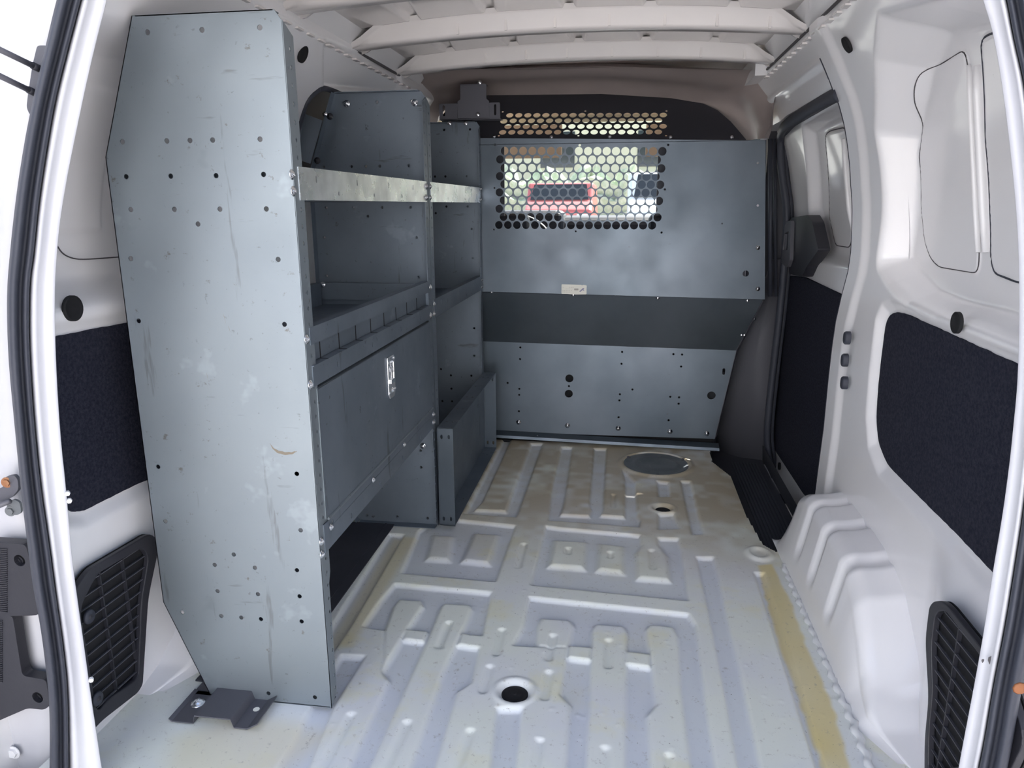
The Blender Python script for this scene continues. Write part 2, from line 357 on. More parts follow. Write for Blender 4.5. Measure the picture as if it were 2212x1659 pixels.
L.new(cur,b.inputs['Base Color']); b.inputs['Roughness'].default_value=.42; b.inputs['Coat Weight'].default_value=.25; b.inputs['Coat Roughness'].default_value=.25
bp=nn('ShaderNodeBump',Strength=.12,Distance=.001); L.new(noi(60),bp.inputs['Height']); L.new(bp.outputs[0],b.inputs['Normal'])
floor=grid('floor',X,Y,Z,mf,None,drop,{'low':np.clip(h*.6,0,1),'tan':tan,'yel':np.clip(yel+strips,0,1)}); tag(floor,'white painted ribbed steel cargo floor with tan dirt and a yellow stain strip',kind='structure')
mb=MB(); mb.box((-1.02,.79,-.26),(.72,4.3,-.22)); mb.box((-1.02,.78,-.22),(.72,.80,-.012)); mb.ob('underbody','paint_plain',floor)
# step well beside the sliding door
pts=[(p[0],p[1]) for p in WELL]
mb=MB(); n=len(pts)
mb.loft([[(p[0],p[1],.0) for p in pts+[pts[0]]],[(p[0]+.004,p[1],-.06) for p in pts+[pts[0]]]])
st=sheet_mb(pts,[],-.01,frZ(-.06),mb).ob('step_well','mat',None); tag(st,'black rubber-covered step well at the sliding door sill',kind='structure'); st.name='trim_1'
mb=MB()
for i in range(9): mb.box((.43+i*.011,2.0,-.0605),(.436+i*.011,2.75,-.057))
mb.ob('tread_ribs','rubber',st)
# sealant bead along the wheel housing
mb=MB(); q=resample([atz(1692,1218,.004),atz(1740,1325,.004),atz(1840,1553,.004),atz(1883,1659,.004),atz(1892,1700,.004)],90)
r_=[.004+.0035*abs(math.sin(i*1.35))+.001*random.random() for i in range(90)]
mb.tube([(p[0]+.003*math.sin(i*1.35),p[1],.002) for i,p in enumerate(q)],r_,8); mb.ob('sealant_bead','sealant',floor,True)
# floor fittings
def disc(name,c,r,z,m,rings,label,cat,group=None):
    mb=MB(); rows=[]
    for (rr,zz) in rings: rows.append([(c[0]+r*rr*math.cos(a),c[1]+r*rr*math.sin(a),z+zz) for a in np.linspace(0,2*math.pi,33)[:-1]])
    mb.loft(rows,True); mb.add(rows[-1],[tuple(range(32))]); o=mb.ob(name,m,None,True); return tag(o,label,cat,group)
disc('floor_hole_disc',hn,.0255,-.010,'hole',[(1,0),(1,.003),(.9,.0045),(.86,.0025),(.5,.0025),(.45,.0035),(.15,.003),(.1,.005)],'round black rubber plug set in the floor nearest the rear opening','plug')
disc('floor_hole_disc',hf,.0225,-.010,'hole',[(1,0),(1,.002),(.9,.003),(.85,.001),(.2,.001)],'small black disc for the dark of an open hole in the stained floor beside the step well','plug')  # black disc painted as the dark inside an open floor hole
ac=empty('access_cover',(sp[0],sp[1],0),'round scuffed dark grey cover with three bolts at foot of partition','cover')
mb=MB(); rows=[]
for rr,zz in [(.116,-.004),(.116,.002),(.108,.003),(.100,.000),(.085,-.001),(.080,.002),(.070,.002),(.062,-.001),(.02,.000)]:
    rows.append([(sp[0]+(rr+(.008*max(0,math.cos(3*(a+math.pi/2)))**6 if rr>.1 else 0))*math.cos(a),sp[1]+(rr+(.008*max(0,math.cos(3*(a+math.pi/2)))**6 if rr>.1 else 0))*math.sin(a),zz) for a in np.linspace(0,2*math.pi,65)[:-1]])
mb.loft(rows,True); mb.add(rows[-1],[tuple(range(64))]); mb.ob('cover_plate','cover',ac,True)
for a in (-90,30,150): a=math.radians(a); bolt((sp[0]+.112*math.cos(a),sp[1]+.112*math.sin(a),.002),(0,0,1),.006,'grey_steel',ac)
# ================================================================== SIDE WALLS
def prof(Z,x0,x1):  # inward lean of the upper wall
    s=np.clip((Z-.85)/.42,0,1); return x0+(x1-x0)*s**1.7
RX0,RX1=.55,.405; LX0,LX1=-.89,-.69
def onwall(x,y,x0,x1,off=0):
    Xc=x0
    for _ in range(8):
        p=atx(x,y,Xc); Xc=float(prof(p[2],x0,x1))+off
    return p
def RW(P,off=0): return [tuple(onwall(x,y,RX0,RX1,off)[1:]) for x,y in P]
def LWp(P,off=0): return [tuple(onwall(x,y,LX0,LX1,-off)[1:]) for x,y in P]
# right wall : pillar edge curve of the sliding door opening
edge_px=[(1768,1075),(1777,1008),(1788,927),(1799,816),(1807,748),(1815,694),(1829,634),(1842,586),(1848,545),(1850.7,470),(1848,400),(1843,330),(1834,268),(1822,222),(1811,196)]
edge=np.array([[p[2],p[1]] for p in [onwall(x,y,RX0,RX1) for x,y in edge_px]])
edge=edge[np.argsort(edge[:,0])]
RCARP=RW([(1907,681),(1920,674),(1940,677),(2199,797)])+[(.92,.655),(.92,.30)]+RW([(2142,1253),(2043,1147),(1965,1068),(1902,1003),(1883,954),(1879,900),(1885,815),(1899,700)])
RPOCK=RW([(1924,80),(1912,160),(1906,300),(1907,553),(1924,580),(1959,620),(2013,645),(2073,659),(2203,700)])+[(.97,.72),(.97,1.12)]+RW([(2143,30),(2030,60)])
RVENT=RW([(2021,1318),(2028,1302),(2046,1298),(2057,1307),(2119,1383)],-.03)
rz=np.linspace(-.03,1.285,270); rt=np.linspace(0,1,270)
Ye=np.interp(rz,np.r_[-.05,edge[:,0],1.3],np.r_[1.80,edge[:,1],edge[-1,1]])
T,Zg=np.meshgrid(rt,rz); Yg=.88+T*(Ye[:,None]-.88); PAN_A=None
def pocketX(Z): return .612-.085*np.clip((Z-.85)/.42,0,1)**1.7
def RWo(P,X_): return [tuple(atx(x,y,X_)[1:]) for x,y in P]
def RXb(Y,Z):
    Yend=np.interp(Z,np.r_[-.05,edge[:,0],1.3],np.r_[1.80,edge[:,1],edge[-1,1]])
    X=prof(Z,RX0,RX1)
    X=X-.032*sst((1.28-Y)/.15)*sst((.37-Z)/.10)
    X=X-.010*sst((Y-(Yend-.11))/.04)
    o=occ(Y,Z,RPOCK,.042,1); X=X*(1-o)+np.maximum(pocketX(Z),X)*o
    return X+.016*occ(Y,Z,RCARP,.030,1)
def onRb(x,y):
    xs_=np.linspace(.44,.68,240); d=ray(x,y); yy_=d[1]/d[0]*xs_; zz_=.9+d[2]/d[0]*xs_; k=np.argmax(RXb(yy_,zz_)-xs_<=0); return (float(yy_[k]),float(zz_[k]))
A1r=rpoly([onRb(*q) for q in [(1980,230),(1984,185),(2000,148),(2090,106),(2113,330),(2118,591),(2032,577),(2014,558),(2001,520),(1993,450),(1986,330)]],.02,4)
A2r=rpoly([onRb(*q) for q in [(2123,84),(2150,70)]]+[(1.0,1.10),(1.0,.79)]+[onRb(*q) for q in [(2203,610),(2153,590),(2146,560),(2143,450),(2133,300)]],.02,4)
def RXs(Y,Z):
    X=RXb(Y,Z)
    for P in (A1r,A2r): X=X-.0045*occ(Y,Z,P,.006)
    return X
Xg=RXs(Yg,Zg)
wr=grid('wall_right',Xg,Yg,Zg,'paint'); tag(wr,'white painted right side wall with pillar',kind='structure')
# jamb return facing the opening
mb=MB(); mb.loft([[(Xg[i,-1],Yg[i,-1],Zg[i,-1]) for i in range(270)],[(Xg[i,-1]+.02,Yg[i,-1]+.004,Zg[i,-1]) for i in range(270)],[(.70,Yg[i,-1]-.03,Zg[i,-1]) for i in range(270)]]); mb.ob('pillar_jamb','paint_plain',wr,True)
# rail above the sliding door opening
top_px=[(1811,196),(1800,190),(1760,213),(1720,238),(1699,250),(1685,262)]
tp=np.array([onwall(x,y,RX0,RX1)[1:] for x,y in top_px]); tp=tp[np.argsort(tp[:,0])]
yy=np.linspace(edge[-1,1]-.002,2.95,80); z0=np.interp(yy,tp[:,0],tp[:,1]); z0=np.minimum(z0,1.2)
T2,Y2=np.meshgrid(np.linspace(0,1,30),yy); Z2=z0[:,None]+T2*(1.285-z0[:,None]); X2=prof(Z2,RX0,RX1)
X2=X2-.006*sst((.12-np.abs(T2-.45))/.1)
rail=grid('roof_side_rail',X2,Y2,Z2,'paint',wr)
mb=MB(); mb.loft([[(X2[i,0],Y2[i,0],Z2[i,0]) for i in range(80)],[(.70,Y2[i,0],Z2[i,0]+.01) for i in range(80)]]); mb.ob('rail_return','paint_plain',wr)
# wheel housing (right)
def housing(side,x_in,x_out,name,parent):
    ys=np.linspace(1.10,1.96,110); rows=[]
    for y in ys:
        hgt=np.interp(y,[1.10,1.17,1.24,1.30,1.36,1.45,1.55,1.72,1.80,1.86,1.90,1.935,1.96],[0,.015,.055,.115,.165,.197,.203,.205,.200,.175,.12,.04,-.01])
        tx=np.interp(y,[1.10,1.25,1.4,1.96],[.012,.022,.030,.034]); xo=x_out if side<0 else float(np.interp(y,[1.10,1.2,1.3],[.535,.54,x_out]))
        row=[]; R=.035 if hgt>.07 else max(.003,hgt*.45)
        base=x_in+ (0 if y>1.2 else (1.2-y)*.5)
        bead=0
        for yc in (1.455,1.605,1.735): bead+=max(0,1-((y-yc)/.022)**2)
        bead=min(1,bead)
        for k in range(16): # inner face
            t_=k/15; z=t_*(hgt-R); b_=bead*.009*sst((z-.05)/.03)*sst((hgt-.1)/.05) if hgt>.1 else 0
            row.append((base+tx*t_+b_,z))
        cx_=base+tx+R
        for k in range(1,9):
            a=math.pi-k/8*math.pi/2; b_=bead*.009 if hgt>.1 else 0
            row.append((cx_+(R-b_)*math.cos(a),hgt-R+(R-b_)*math.sin(a)))
        for k in range(1,18):
            t_=k/17; b_=bead*.009*sst((.75-t_)/.2) if hgt>.1 else 0
            row.append((cx_+(xo-cx_)*t_,hgt-b_+.035*t_*t_*(1 if hgt>.05 else .3)))
        rows.append([(side*(a-(-.17))+(-.17) if side<0 else a,y,z) for a,z in row])
    A=np.array(rows); return grid(name,A[:,:,0],A[:,:,1],A[:,:,2],'paint',parent)
wh=housing(1,.430,.60,'wheel_housing',wr)
housing(-1,.46,.78,'wheel_housing',None if False else None).name='wheel_housing'
wh2=D.objects[[o.name for o in D.objects if o.name.startswith('wheel_housing') and o.parent is None][0]]
# left wall
LCARP=LWp([(118,742),(135,727),(300,695)])+[(1.9,.70),(1.9,.25)]+LWp([(320,1040),(190,1106),(165,1106),(150,1085),(130,900)])
LPOCK=[(.80,.80),(.95,.785),(1.62,.775),(1.70,.82),(1.70,1.10),(1.55,1.16),(.95,1.12)]
LVENT=LWp([(168,1245),(325,1147),(338,1170),(312,1290),(300,1478),(203,1560)],-.0)
LOPEN=LWp([(690,193),(703,190),(735,202),(760,215),(800,420),(640,420),(640,300),(655,240),(668,210)])
zl=np.linspace(-.03,1.30,260); yl=np.linspace(.975,2.95,350); Yl,Zl=np.meshgrid(yl,zl); Xl=prof(Zl,LX0,LX1)
Xl=Xl-.06*occ(Yl,Zl,LPOCK,.05,1)+.004*occ(Yl,Zl,[(.80,.86),(1.25,.86),(1.25,1.09),(.80,1.09)],.008)-.015*occ(Yl,Zl,LCARP,.03,1)
Xl=Xl-.01*occ(Yl,Zl,LWp([(703,87),(703,187),(860,200),(860,150)]),.012)
cyl_=(Yl[:-1,:-1]+Yl[1:,1:])/2; czl=(Zl[:-1,:-1]+Zl[1:,1:])/2
wl=grid('wall_left',Xl,Yl,Zl,'paint',None,sdf(cyl_,czl,LOPEN)>.0); tag(wl,'white painted left side wall behind the shelving',kind='structure')
wh2.parent=wl
a=np.array(LOPEN); 
mb=MB(); q=[(float(prof(z,LX0,LX1))-.001,y,z) for y,z in smoothc(LOPEN+[LOPEN[0]],2)]; mb.tube(q,.007,8); mb.ob('opening_seal','rubber',wl,True)
mb=MB(); mb.box((-.985,a[:,0].min()-.1,.75),(-.975,a[:,0].max()+.15,1.28)); dl=mb.ob('dark_window_panel','dark_steel',wl)
mb=MB(); mb.prism([(-.955,a[:,0].min(),1.16),(-.955,a[:,0].max()+.05,1.12),(-.955,a[:,0].max()+.05,.9),(-.955,a[:,0].min(),.9)],(-.01,0,0)); mb.ob('inner_brace','plastic_grey',wl)
mb=MB(); q=[]
for x,y in [(118,530),(130,548),(150,558),(175,561),(255,555)]:
    p=atx(x,y,LX0-.055); q.append((p[0]+.004,p[1],p[2]))
mb.tube(smoothc(q,2),.0012,6); mb.ob('panel_seam','rubber_brown',wl,True)
# closed outer body shell
mb=MB(); mb.box((.70,.80,-.24),(.715,4.2,.80)); mb.box((.70,.80,.80),(.715,2.98,1.32)); mb.ob('outer_skin','paint_plain',wr)
mb=MB(); mb.box((-1.02,.80,-.24),(-1.005,4.2,.80)); mb.box((-1.02,.80,.80),(-1.005,2.98,1.32)); mb.ob('outer_skin','paint_plain',wl)
# carpets
def felt(poly,xf,name,label,th,sgn):
    P=rpoly(poly,.03); rg=random.Random(3); E_=[]
    dens=[]
    for i in range(len(P)):
        a_,b_=np.array(P[i]),np.array(P[(i+1)%len(P)]); k=max(1,int(np.linalg.norm(b_-a_)/.012))
        for j in range(k): dens.append(tuple(a_+(b_-a_)*j/k+np.array([rg.uniform(-.0006,.0006),rg.uniform(-.0006,.0006)])))
    mb=sheet_mb(dens,[],th,lambda u,v,w:(xf(u,v)+sgn*w,u,v)); o=mb.ob(name,'carpet'); return tag(o,label,'panel')
felt([(y,z) for y,z in np.array(RCARP)*1],lambda u,v:RX0+.013-.045*float(sst((1.28-u)/.15))*float(sst((.37-v)/.10)),'felt_panel','large dark felt panel on the right rear wall above the wheel housing',.005,1)
felt(LCARP,lambda u,v:LX0-.011,'felt_panel','dark felt panel on the left wall, partly behind the tall steel end panel',.005,-1)
# round wall plugs
def plug(p,n,r,name,label,cat='plug',a=1,group=None):
    mb=MB(); n=Vector(n); u=Vector((0,1,0)); v=n.cross(u).normalized(); c=Vector(p); rows=[]
    for rr,w in [(1.12,-.004),(1.12,.0012),(1,.002),(.92,.0012),(.3,.001)]:
        rows.append([c+u*r*rr*math.cos(t_)+v*r*rr*a*math.sin(t_)+n*w for t_ in np.linspace(0,2*math.pi,25)[:-1]])
    mb.loft(rows,True); mb.add(rows[-1],[tuple(range(24))]); return tag(mb.ob(name,'hole',None,True),label,cat,group)
p=onwall(2065,697,RX0,RX1,-.004); plug(p,(-1,0,0),.017,'wall_plug','black oval plug in the belt of the right wall above the felt panel',a=.95)
p=onwall(155,666,LX0,LX1); plug(p+np.array([.003,0,0]),(1,0,0),.019,'wall_plug','black oval plug in left wall beside the tall end panel')
p=onwall(1828,98,RX0,RX1,-.006); plug(p,(-.8,0,-.5),.015,'wall_plug','small black plug high on the right pillar by the roof')
p=onwall(652,118,LX0,LX1); plug(p+np.array([.004,0,0]),(.85,0,-.4),.017,'wall_plug','small black plug high on left wall above the shelving')
for k,(x,y) in enumerate([(1832,730),(1827,778),(1826,827)]):
    p=onwall(x,y,RX0,RX1,-.014); mb=MB(); n=12
    rows=[[ (p[0]+w,p[1]+sy*u_[0],p[2]+sy*u_[1]) for u_ in slot(0,0,.024,.032,7)] for w,sy in ((.004,1),(-.006,1),(-.009,.85),(-.009,.4))]
    mb.loft(rows,True); mb.add(rows[-1],[tuple(range(14))])
    tag(mb.ob('rubber_buffer','rubber',None,True),['top','middle','bottom'][k]+' one of three black rubber buffers on the right door pillar','buffer','rubber buffers on the pillar')
# seams and stiffener of the blanked window
def onR(x,y,off=0):
    Xc=.58
    for _ in range(10): p=atx(x,y,Xc); Xc=float(RXs(np.array([p[1]]),np.array([p[2]]))[0])+off
    return p
def seamR(P,r,name,m,off=-.0005):
    q=[(float(RXs(np.array([y]),np.array([z]))[0])+off,y,z) for y,z in P]; mb=MB(); mb.tube(q,r,6); return mb.ob(name,m,wr,True)
k0=resample(A1r+[A1r[0]],160); seamR(k0[np.array([i for i in range(160)])],.0011,'panel_seam','rubber_brown')
k1=resample(A2r+[A2r[0]],160); seamR(k1,.0019,'panel_seam','rubber')
for dx,w in ((0,.007),(19,.012)):
    mb=MB(); mb.tube([onR(x+dx,y,-.002) for x,y in [(2094,140),(2098,200),(2104,330),(2110,450),(2113,545)]],[w*.6,w,w,w,w*.6],8,sq=.6); mb.ob('stiffener_rib','paint_plain',wr,True)
# vents
def vent(outline,xf,name,label,sgn,slatdir,screws,pitch=.0205,nm=4):
    root=empty(name,(xf,np.mean([p[0] for p in outline]),min(p[1] for p in outline)),label,'vent')
    P=rpoly(outline,.022); c=np.mean(np.array(P),0); inn=[tuple(c+(np.array(p)-c)*np.array([.70,.84])+np.array([.006,.004])) for p in P]
    mb=sheet_mb(P,[inn],.010,lambda u,v,w:(xf-sgn*w+sgn*.002,u,v)); bevel(mb.ob('surround','plastic',root),.003)
    mb=sheet_mb(P,[],.002,lambda u,v,w:(xf+sgn*(.0035+w),u,v)); mb.ob('backing','hole',root)
    A=np.array(inn); lo,hi=A.min(0),A.max(0); d=np.array(slatdir,float); d/=np.linalg.norm(d); nrm=np.array([-d[1],d[0]])
    def clip(p0,dd):
        ts=[]
        for i in range(len(inn)):
            a_=np.array(inn[i]); b_=np.array(inn[(i+1)%len(inn)]); M_=np.array([[dd[0],-(b_-a_)[0]],[dd[1],-(b_-a_)[1]]]); det=np.linalg.det(M_)
            if abs(det)<1e-12: continue
            t_,s_=np.linalg.solve(M_,a_-p0)
            if 0<=s_<1: ts.append(t_)
        return (min(ts),max(ts)) if len(ts)>1 else None
    pr=(A-c)@nrm; k=pr.min()+.008
    while k<pr.max():
        r=clip(c+nrm*k,d)
        if r and r[1]-r[0]>.01:
            a_=c+nrm*k+d*r[0]; b_=c+nrm*k+d*r[1]; e=nrm*.0008
            mb=MB(); mb.prism([(xf-sgn*.003,*(a_-e)),(xf-sgn*.003,*(b_-e)),(xf-sgn*.003,*(b_+e)),(xf-sgn*.003,*(a_+e))],(sgn*.004,0,-.0004)); mb.ob('slat','plastic_grey',root)
        k+=pitch
    for uu in np.linspace(lo[0],hi[0],nm)[1:-1]:
        r=clip(np.array([uu,c[1]]),np.array([0,1.]))
        if r: mb=MB(); mb.box((xf-.003,uu-.0014,c[1]+r[0]),(xf+.003,uu+.0014,c[1]+r[1])); mb.ob('mullion','plastic',root)
    for (y,z) in screws:
        mb=MB(); mb.cyl((xf-sgn*.009,y,z),(-sgn,0,0),.013,.004,18,.011); mb.ob('screw_boss','rubber',root,True); bolt((xf-sgn*.012,y,z),(-sgn,0,0),.005,'plastic',root,'screw')
vx=.500
OV=RWo([(2018,1312),(2027,1300),(2046,1298),(2059,1309),(2119,1383),(2190,1475),(2230,1600),(2160,1740),(2008,1715),(2008,1600),(2017,1507),(2012,1430),(2010,1378)],vx)
dR=np.array(atx(2119,1453,vx)-atx(2024,1336,vx))[1:]; dL=np.array(atx(300,1277,-.875)-atx(224,1334,-.875))[1:]
vent(OV,vx,'vent_grille','black slatted vent grille low on the right rear wall behind the wheel housing',1,dR,[])
mb=MB(); pass
LV=RWo([(165,1255),(185,1228),(318,1150),(338,1172),(313,1290),(301,1478),(290,1496),(207,1560)],-.875)+[(.93,.03),(.93,.27)]
vent(LV,-.875,'vent_grille','black slatted vent grille low on the left rear wall beside the steel end panel',-1,dL,[(.985,.235),(.975,.085)])
# ================================================================== ROOF
xs=np.linspace(-.705,.42,260); ysr=np.linspace(.80,2.50,300); Xr,Yr=np.meshgrid(xs,ysr)
def roofz(x): 
    s=(x+.1425)/.56; return 1.368-.032*np.abs(s)**2.2
Zr=roofz(Xr)
for k,xc in enumerate(np.arange(-.62,.42,.19)):
    for yc in np.arange(.92,2.6,.38):
        P=[(xc-.06,yc),(xc+.06,yc),(xc+.085,yc+.24),(xc-.085,yc+.24)]; Zr=Zr-.012*occ(Xr,Yr,P,.012)
roof=grid('ceiling',Xr,Yr,Zr,'roof'); tag(roof,'pale painted steel roof skin with pressed panels and cross bows',kind='structure')
mb=MB(); mb.box((-1.02,.80,1.40),(.715,3.05,1.42)); mb.box((-1.02,.80,1.29),(-.70,3.0,1.40)); mb.box((.415,.80,1.29),(.715,3.0,1.40)); mb.prism([(.36,.85,1.345),(.42,.85,1.345),(.42,.85,1.285),(.404,.85,1.287)],(0,1.7,0)); mb.prism([(-.65,.85,1.345),(-.71,.85,1.345),(-.71,.85,1.285),(-.694,.85,1.287)],(0,1.7,0)); mb.ob('outer_skin','paint_plain',roof)
for k,yb in enumerate((.80,1.17,1.55,1.93,2.31)):
    rows=[]
    for x in np.linspace(-.70,.412,60):
        e=min(1,min(x+.70,.412-x)/.14); w=.045+.035*e; dz=.052*sst(e)*(1+.12*math.sin(x*31)*0); s_=(x+.1425)/.56; lo=1.313-.026*s_*s_; zt=lo+.006+.045*float(sst(e*1.3))
        off=.012*math.cos((x+.14)*9)
        mid=.045
        pr=[(yb-.028+.0*off,zt),(yb-.018,zt-.008),(yb-.012,zt-.012),(yb-.006,lo+.006),(yb,lo),(yb+mid,lo),(yb+mid+.006,lo+.006),(yb+mid+.012,zt-.012),(yb+mid+.03,zt-.008),(yb+mid+.035,zt)]
        rows.append([(x,a_,b_) for a_,b_ in pr])
    mb=MB(); mb.loft(rows); mb.ob('roof_bow','roof',roof,True)
# joint flanges on the bow faces
for yb in (1.93,2.31):
    for x in (-.42,-.30,-.18,-.05,.08,.20,.32):
        zt=float(roofz(x)); mb=MB(); mb.box((x-.003,yb-.010,zt-.052),(x+.003,yb-.006,zt-.014)); mb.ob('pressed_bead','roof',roof)
mb=MB()
for sx in(-.694,.404):
    mb.tube([(sx,.85,1.287),(sx,2.45,1.287)],.004,6)
mb.ob('roof_seam','rubber_brown',roof)
mb=MB()
for k in range(26):
    y=.95+k*.058; mb.box((.398,y,1.262),(.41,y+.03,1.266)); mb.box((-.70,y,1.262),(-.688,y+.03,1.266))
mb.ob('hem_tabs','roof',roof)
# front header (headliner arch)
A_=resample([aty(x,y,2.42) for x,y in [(845,330),(848,260),(848,200),(849,158)]]+[aty(x,y,2.45) for x,y in [(1000,150),(1300,143),(1500,149),(1678,152)]]+[aty(x,y,2.42) for x,y in [(1676,200),(1668,235),(1662,275),(1650,300)]],90)
B_=resample([aty(x,y,2.80) for x,y in [(935,330),(938,290),(948,250),(975,225),(1050,206),(1300,203),(1450,212),(1520,224),(1560,249),(1588,280),(1602,300),(1606,306)]],90)
rows=[]
for k in range(14):
    t_=k/13; P=A_*(1-t_)+B_*t_; bul=math.sin(t_*math.pi)*.03
    c_=np.array([-.12,2.6,1.0]); dr=P-c_; dr[:,1]=0; dr/=np.linalg.norm(dr,axis=1)[:,None]; 
    rows.append([tuple(p) for p in P+dr*(bul+.012*math.sin(t_*math.pi*3))])
mb=MB(); mb.loft(rows); fh=mb.ob('wall_front','headliner',None,True); tag(fh,'grey brown moulded header arch over the partition',kind='structure')
mb=MB(); mb.box((-1.0,2.46,1.33),(.70,3.0,1.39)); mb.ob('header_filler','headliner',fh)
mb=MB(); mb.box((.37,2.42,1.27),(.42,2.9,1.36)); mb.ob('corner_gusset','paint_plain',fh)
# ================================================================== SLIDING DOOR
DX=.605
dr_=empty('door_1',(DX,2.3,-.05),'closed white sliding door seen through the side opening',kind='structure')
yd=np.linspace(1.70,2.98,220); zd=np.linspace(-.10,1.20,220); Yd,Zd=np.meshgrid(yd,zd)
def dprof(z): return DX-.095*np.clip((z-.78)/.42,0,1)**1.5
def DW(P):
    o=[]
    for x,y in P:
        Xc=DX
        for _ in range(6): p=atx(x,y,Xc); Xc=float(dprof(p[2]))
        o.append(tuple(p[1:]))
    return o
DP=DW([(1740,290),(1752,450),(1770,540),(1870,560),(1870,230),(1800,262)])
D1=DW([(1757,292),(1768,283),(1800,275),(1812,535),(1780,530),(1768,470)]); D2=DW([(1818,268),(1900,245),(1900,550),(1834,540),(1827,500)])
D1r,D2r=rpoly(D1,.03,4),rpoly(D2,.03,4)
def DXs(Y,Z):
    X=dprof(Z); o=occ(Y,Z,DP,.04,1); X=X+.035*o
    for P in (D1r,D2r): X=X-.0045*occ(Y,Z,P,.008)
    return X
Xd=DXs(Yd,Zd)
grid('door_skin',Xd,Yd,Zd,'paint',dr_)
for P in (D1r,D2r):
    q=resample(P+[P[0]],90); mb=MB(); mb.tube([(float(DXs(np.array([y]),np.array([z]))[0])-.0005,y,z) for y,z in q],.0015,6); mb.ob('panel_seam','rubber_brown',dr_,True)
DC=DW([(1710,595),(1742,599),(1823,637),(1900,680)])+[(1.80,.08)]+DW([(1740,1068),(1677,972),(1673,900),(1693,735)])
mb=sheet_mb(rpoly(DC,.02),[],.006,lambda u,v,w:(DX-.006+w,u,v)); mb.ob('felt_panel','carpet',dr_)['label']='dark felt covering the lower half'
mb=MB(); q=DW([(1799,300),(1804,350),(1813,450),(1820,515)]); mb.tube([(float(DXs(np.array([y]),np.array([z]))[0])-.002,y,z) for y,z in q],[.006,.010,.010,.006],8,sq=.6); mb.ob('stiffener_rib','paint_plain',dr_,True)
q=RWo([(1703,485),(1712,470),(1748,464),(1757,480),(1770,540),(1745,575),(1735,598),(1706,592)],.575)
mb=sheet_mb(rpoly(q,.012),[],.035,lambda u,v,w:(.572+w,u,v)); bevel(mb.ob('handle_housing','plastic',dr_),.004)
q=RWo([(1693,500),(1702,478),(1712,476),(1709,560),(1703,578),(1690,568)],.565); hh=RWo([(1697,505),(1707,499),(1704,540),(1694,541)],.565)
mb=sheet_mb(rpoly(q,.008),[rpoly(hh,.004)],.012,lambda u,v,w:(.560+w,u,v)); bevel(mb.ob('door_handle','plastic_grey',dr_),.002)
p=atx(1683,1007,DX-.004); mb=MB(); mb.cyl((p[0]-.002,p[1],p[2]),(1,0,0),.014,.006,18); mb.ob('drain_hole','hole',dr_)
# door weatherstrip around the opening (one loop: header, front, sill)
q=[np.array(onwall(x,y,RX0,RX1,-.004)) for x,y in [(1813,203),(1790,212),(1750,236),(1715,258),(1699,268)]]
q+=[aty(x,y,2.78) for x,y in [(1687,285),(1684,330),(1692,400),(1700,450),(1698,520),(1692,600),(1684,680),(1672,780),(1662,870),(1656,940),(1660,985),(1672,1030)]]
q=smoothc(q,2); mb=MB(); mb.tube(q,.013,10,sq=1.3); ws=mb.ob('door_seal','rubber',None,True); tag(ws,'black rubber seal around the front and top of the sliding door opening','seal')
mb=MB(); mb.tube([p+np.array([.020,.02,0]) for p in q],.009,8); mb.ob('seal_lip','rubber',ws,True)
q=[(Xg[i,-1]+.008,Yg[i,-1]+.006,Zg[i,-1]) for i in range(40,258,3)]; mb=MB(); mb.tube(q,.008,8); tag(mb.ob('door_seal','rubber',None,True),'thin black seal along the rear pillar edge of the sliding door opening','seal')
# cab side trim in front of door
q=[(1640,635),(1668,560),(1690,560),(1690,640),(1684,720),(1672,800),(1660,890),(1658,998),(1600,1000),(1560,985),(1535,975),(1540,930),(1600,760)]
L_=[tuple(aty(x,y,2.80)) for x,y in q]; 
ys_=[.06,.02,-.01,0,0,0,.01,.02,.06,.08,.10,.12,.10]
V=[(p[0],2.80+(.12*max(0,(.50-p[0])/.12)),p[2]) for p in L_]
mb=MB(); c_=np.mean(np.array(V),0); mb.add(V+[tuple(c_)],[(i,(i+1)%len(V),len(V)) for i in range(len(V))]); o=mb.ob('trim_2','plastic_grey',None,True); tag(o,'dark grey moulded pillar trim between partition and sliding door',kind='structure')
md=o.modifiers.new('s','SOLIDIFY'); md.thickness=.01
mb=MB(); mb.box((.50,2.86,-.1),(.62,2.90,1.25)); mb.ob('pillar_core','plastic_grey',o)
mb=MB(); mb.tube([aty(x,y,2.72) for x,y in [(1664,300),(1664,640)]],.008,8); mb.tube([aty(x,y,2.78) for x,y in [(1673,300),(1676,640)]],.006,8); mb.ob('cab_seal','rubber',o,True)
# ================================================================== BULKHEAD PARTITION
PY=2.66
pt=empty('cargo_partition',(-.03,2.72,0),'grey steel bulkhead partition with perforated window across the van','partition')
def Yp(x,y,Y=PY): p=aty(x,y,Y); return (p[0],p[2])
def c8(p): return (1040+p[0]/5.027,200+p[1]/5.027)
holes=[]
rowdef=[(632,250,1965,18),(725,200,1905,18),(818,247,1952,18),(907,198,1892,18),(995,245,1940,18),(1083,195,1882,18),(1172,240,1928,18),(1262,192,1868,18),(1350,238,1912,18),(1438,188,1853,18)]
for y,xa,xb,n in rowdef:
    for i in range(n):
        x=xa+(xb-xa)*i/(n-1); u,v=Yp(*c8((x,y+(i/n)*6))); holes.append(circ(u,v,.0141,14))
for x,y,r in [(2028,567,.004),(1067,572,.0045),(147,565,.004),(141,1036,.0035),(1992,1051,.004),(134,1488,.0035),(1024,1507,.0035),(1956,1520,.004)]:
    u,v=Yp(*c8((x,y))); holes.append(circ(u,v,r,8))
for x,y,r in [(1637,352,.004),(1637,444,.004),(1611,591,.011),(1560,483,.003)]:
    u,v=Yp(x,y); holes.append(circ(u,v,r,12))
out=[(-.56,1.130),Yp(1655,303),Yp(1653,647),(-.56,.592)]
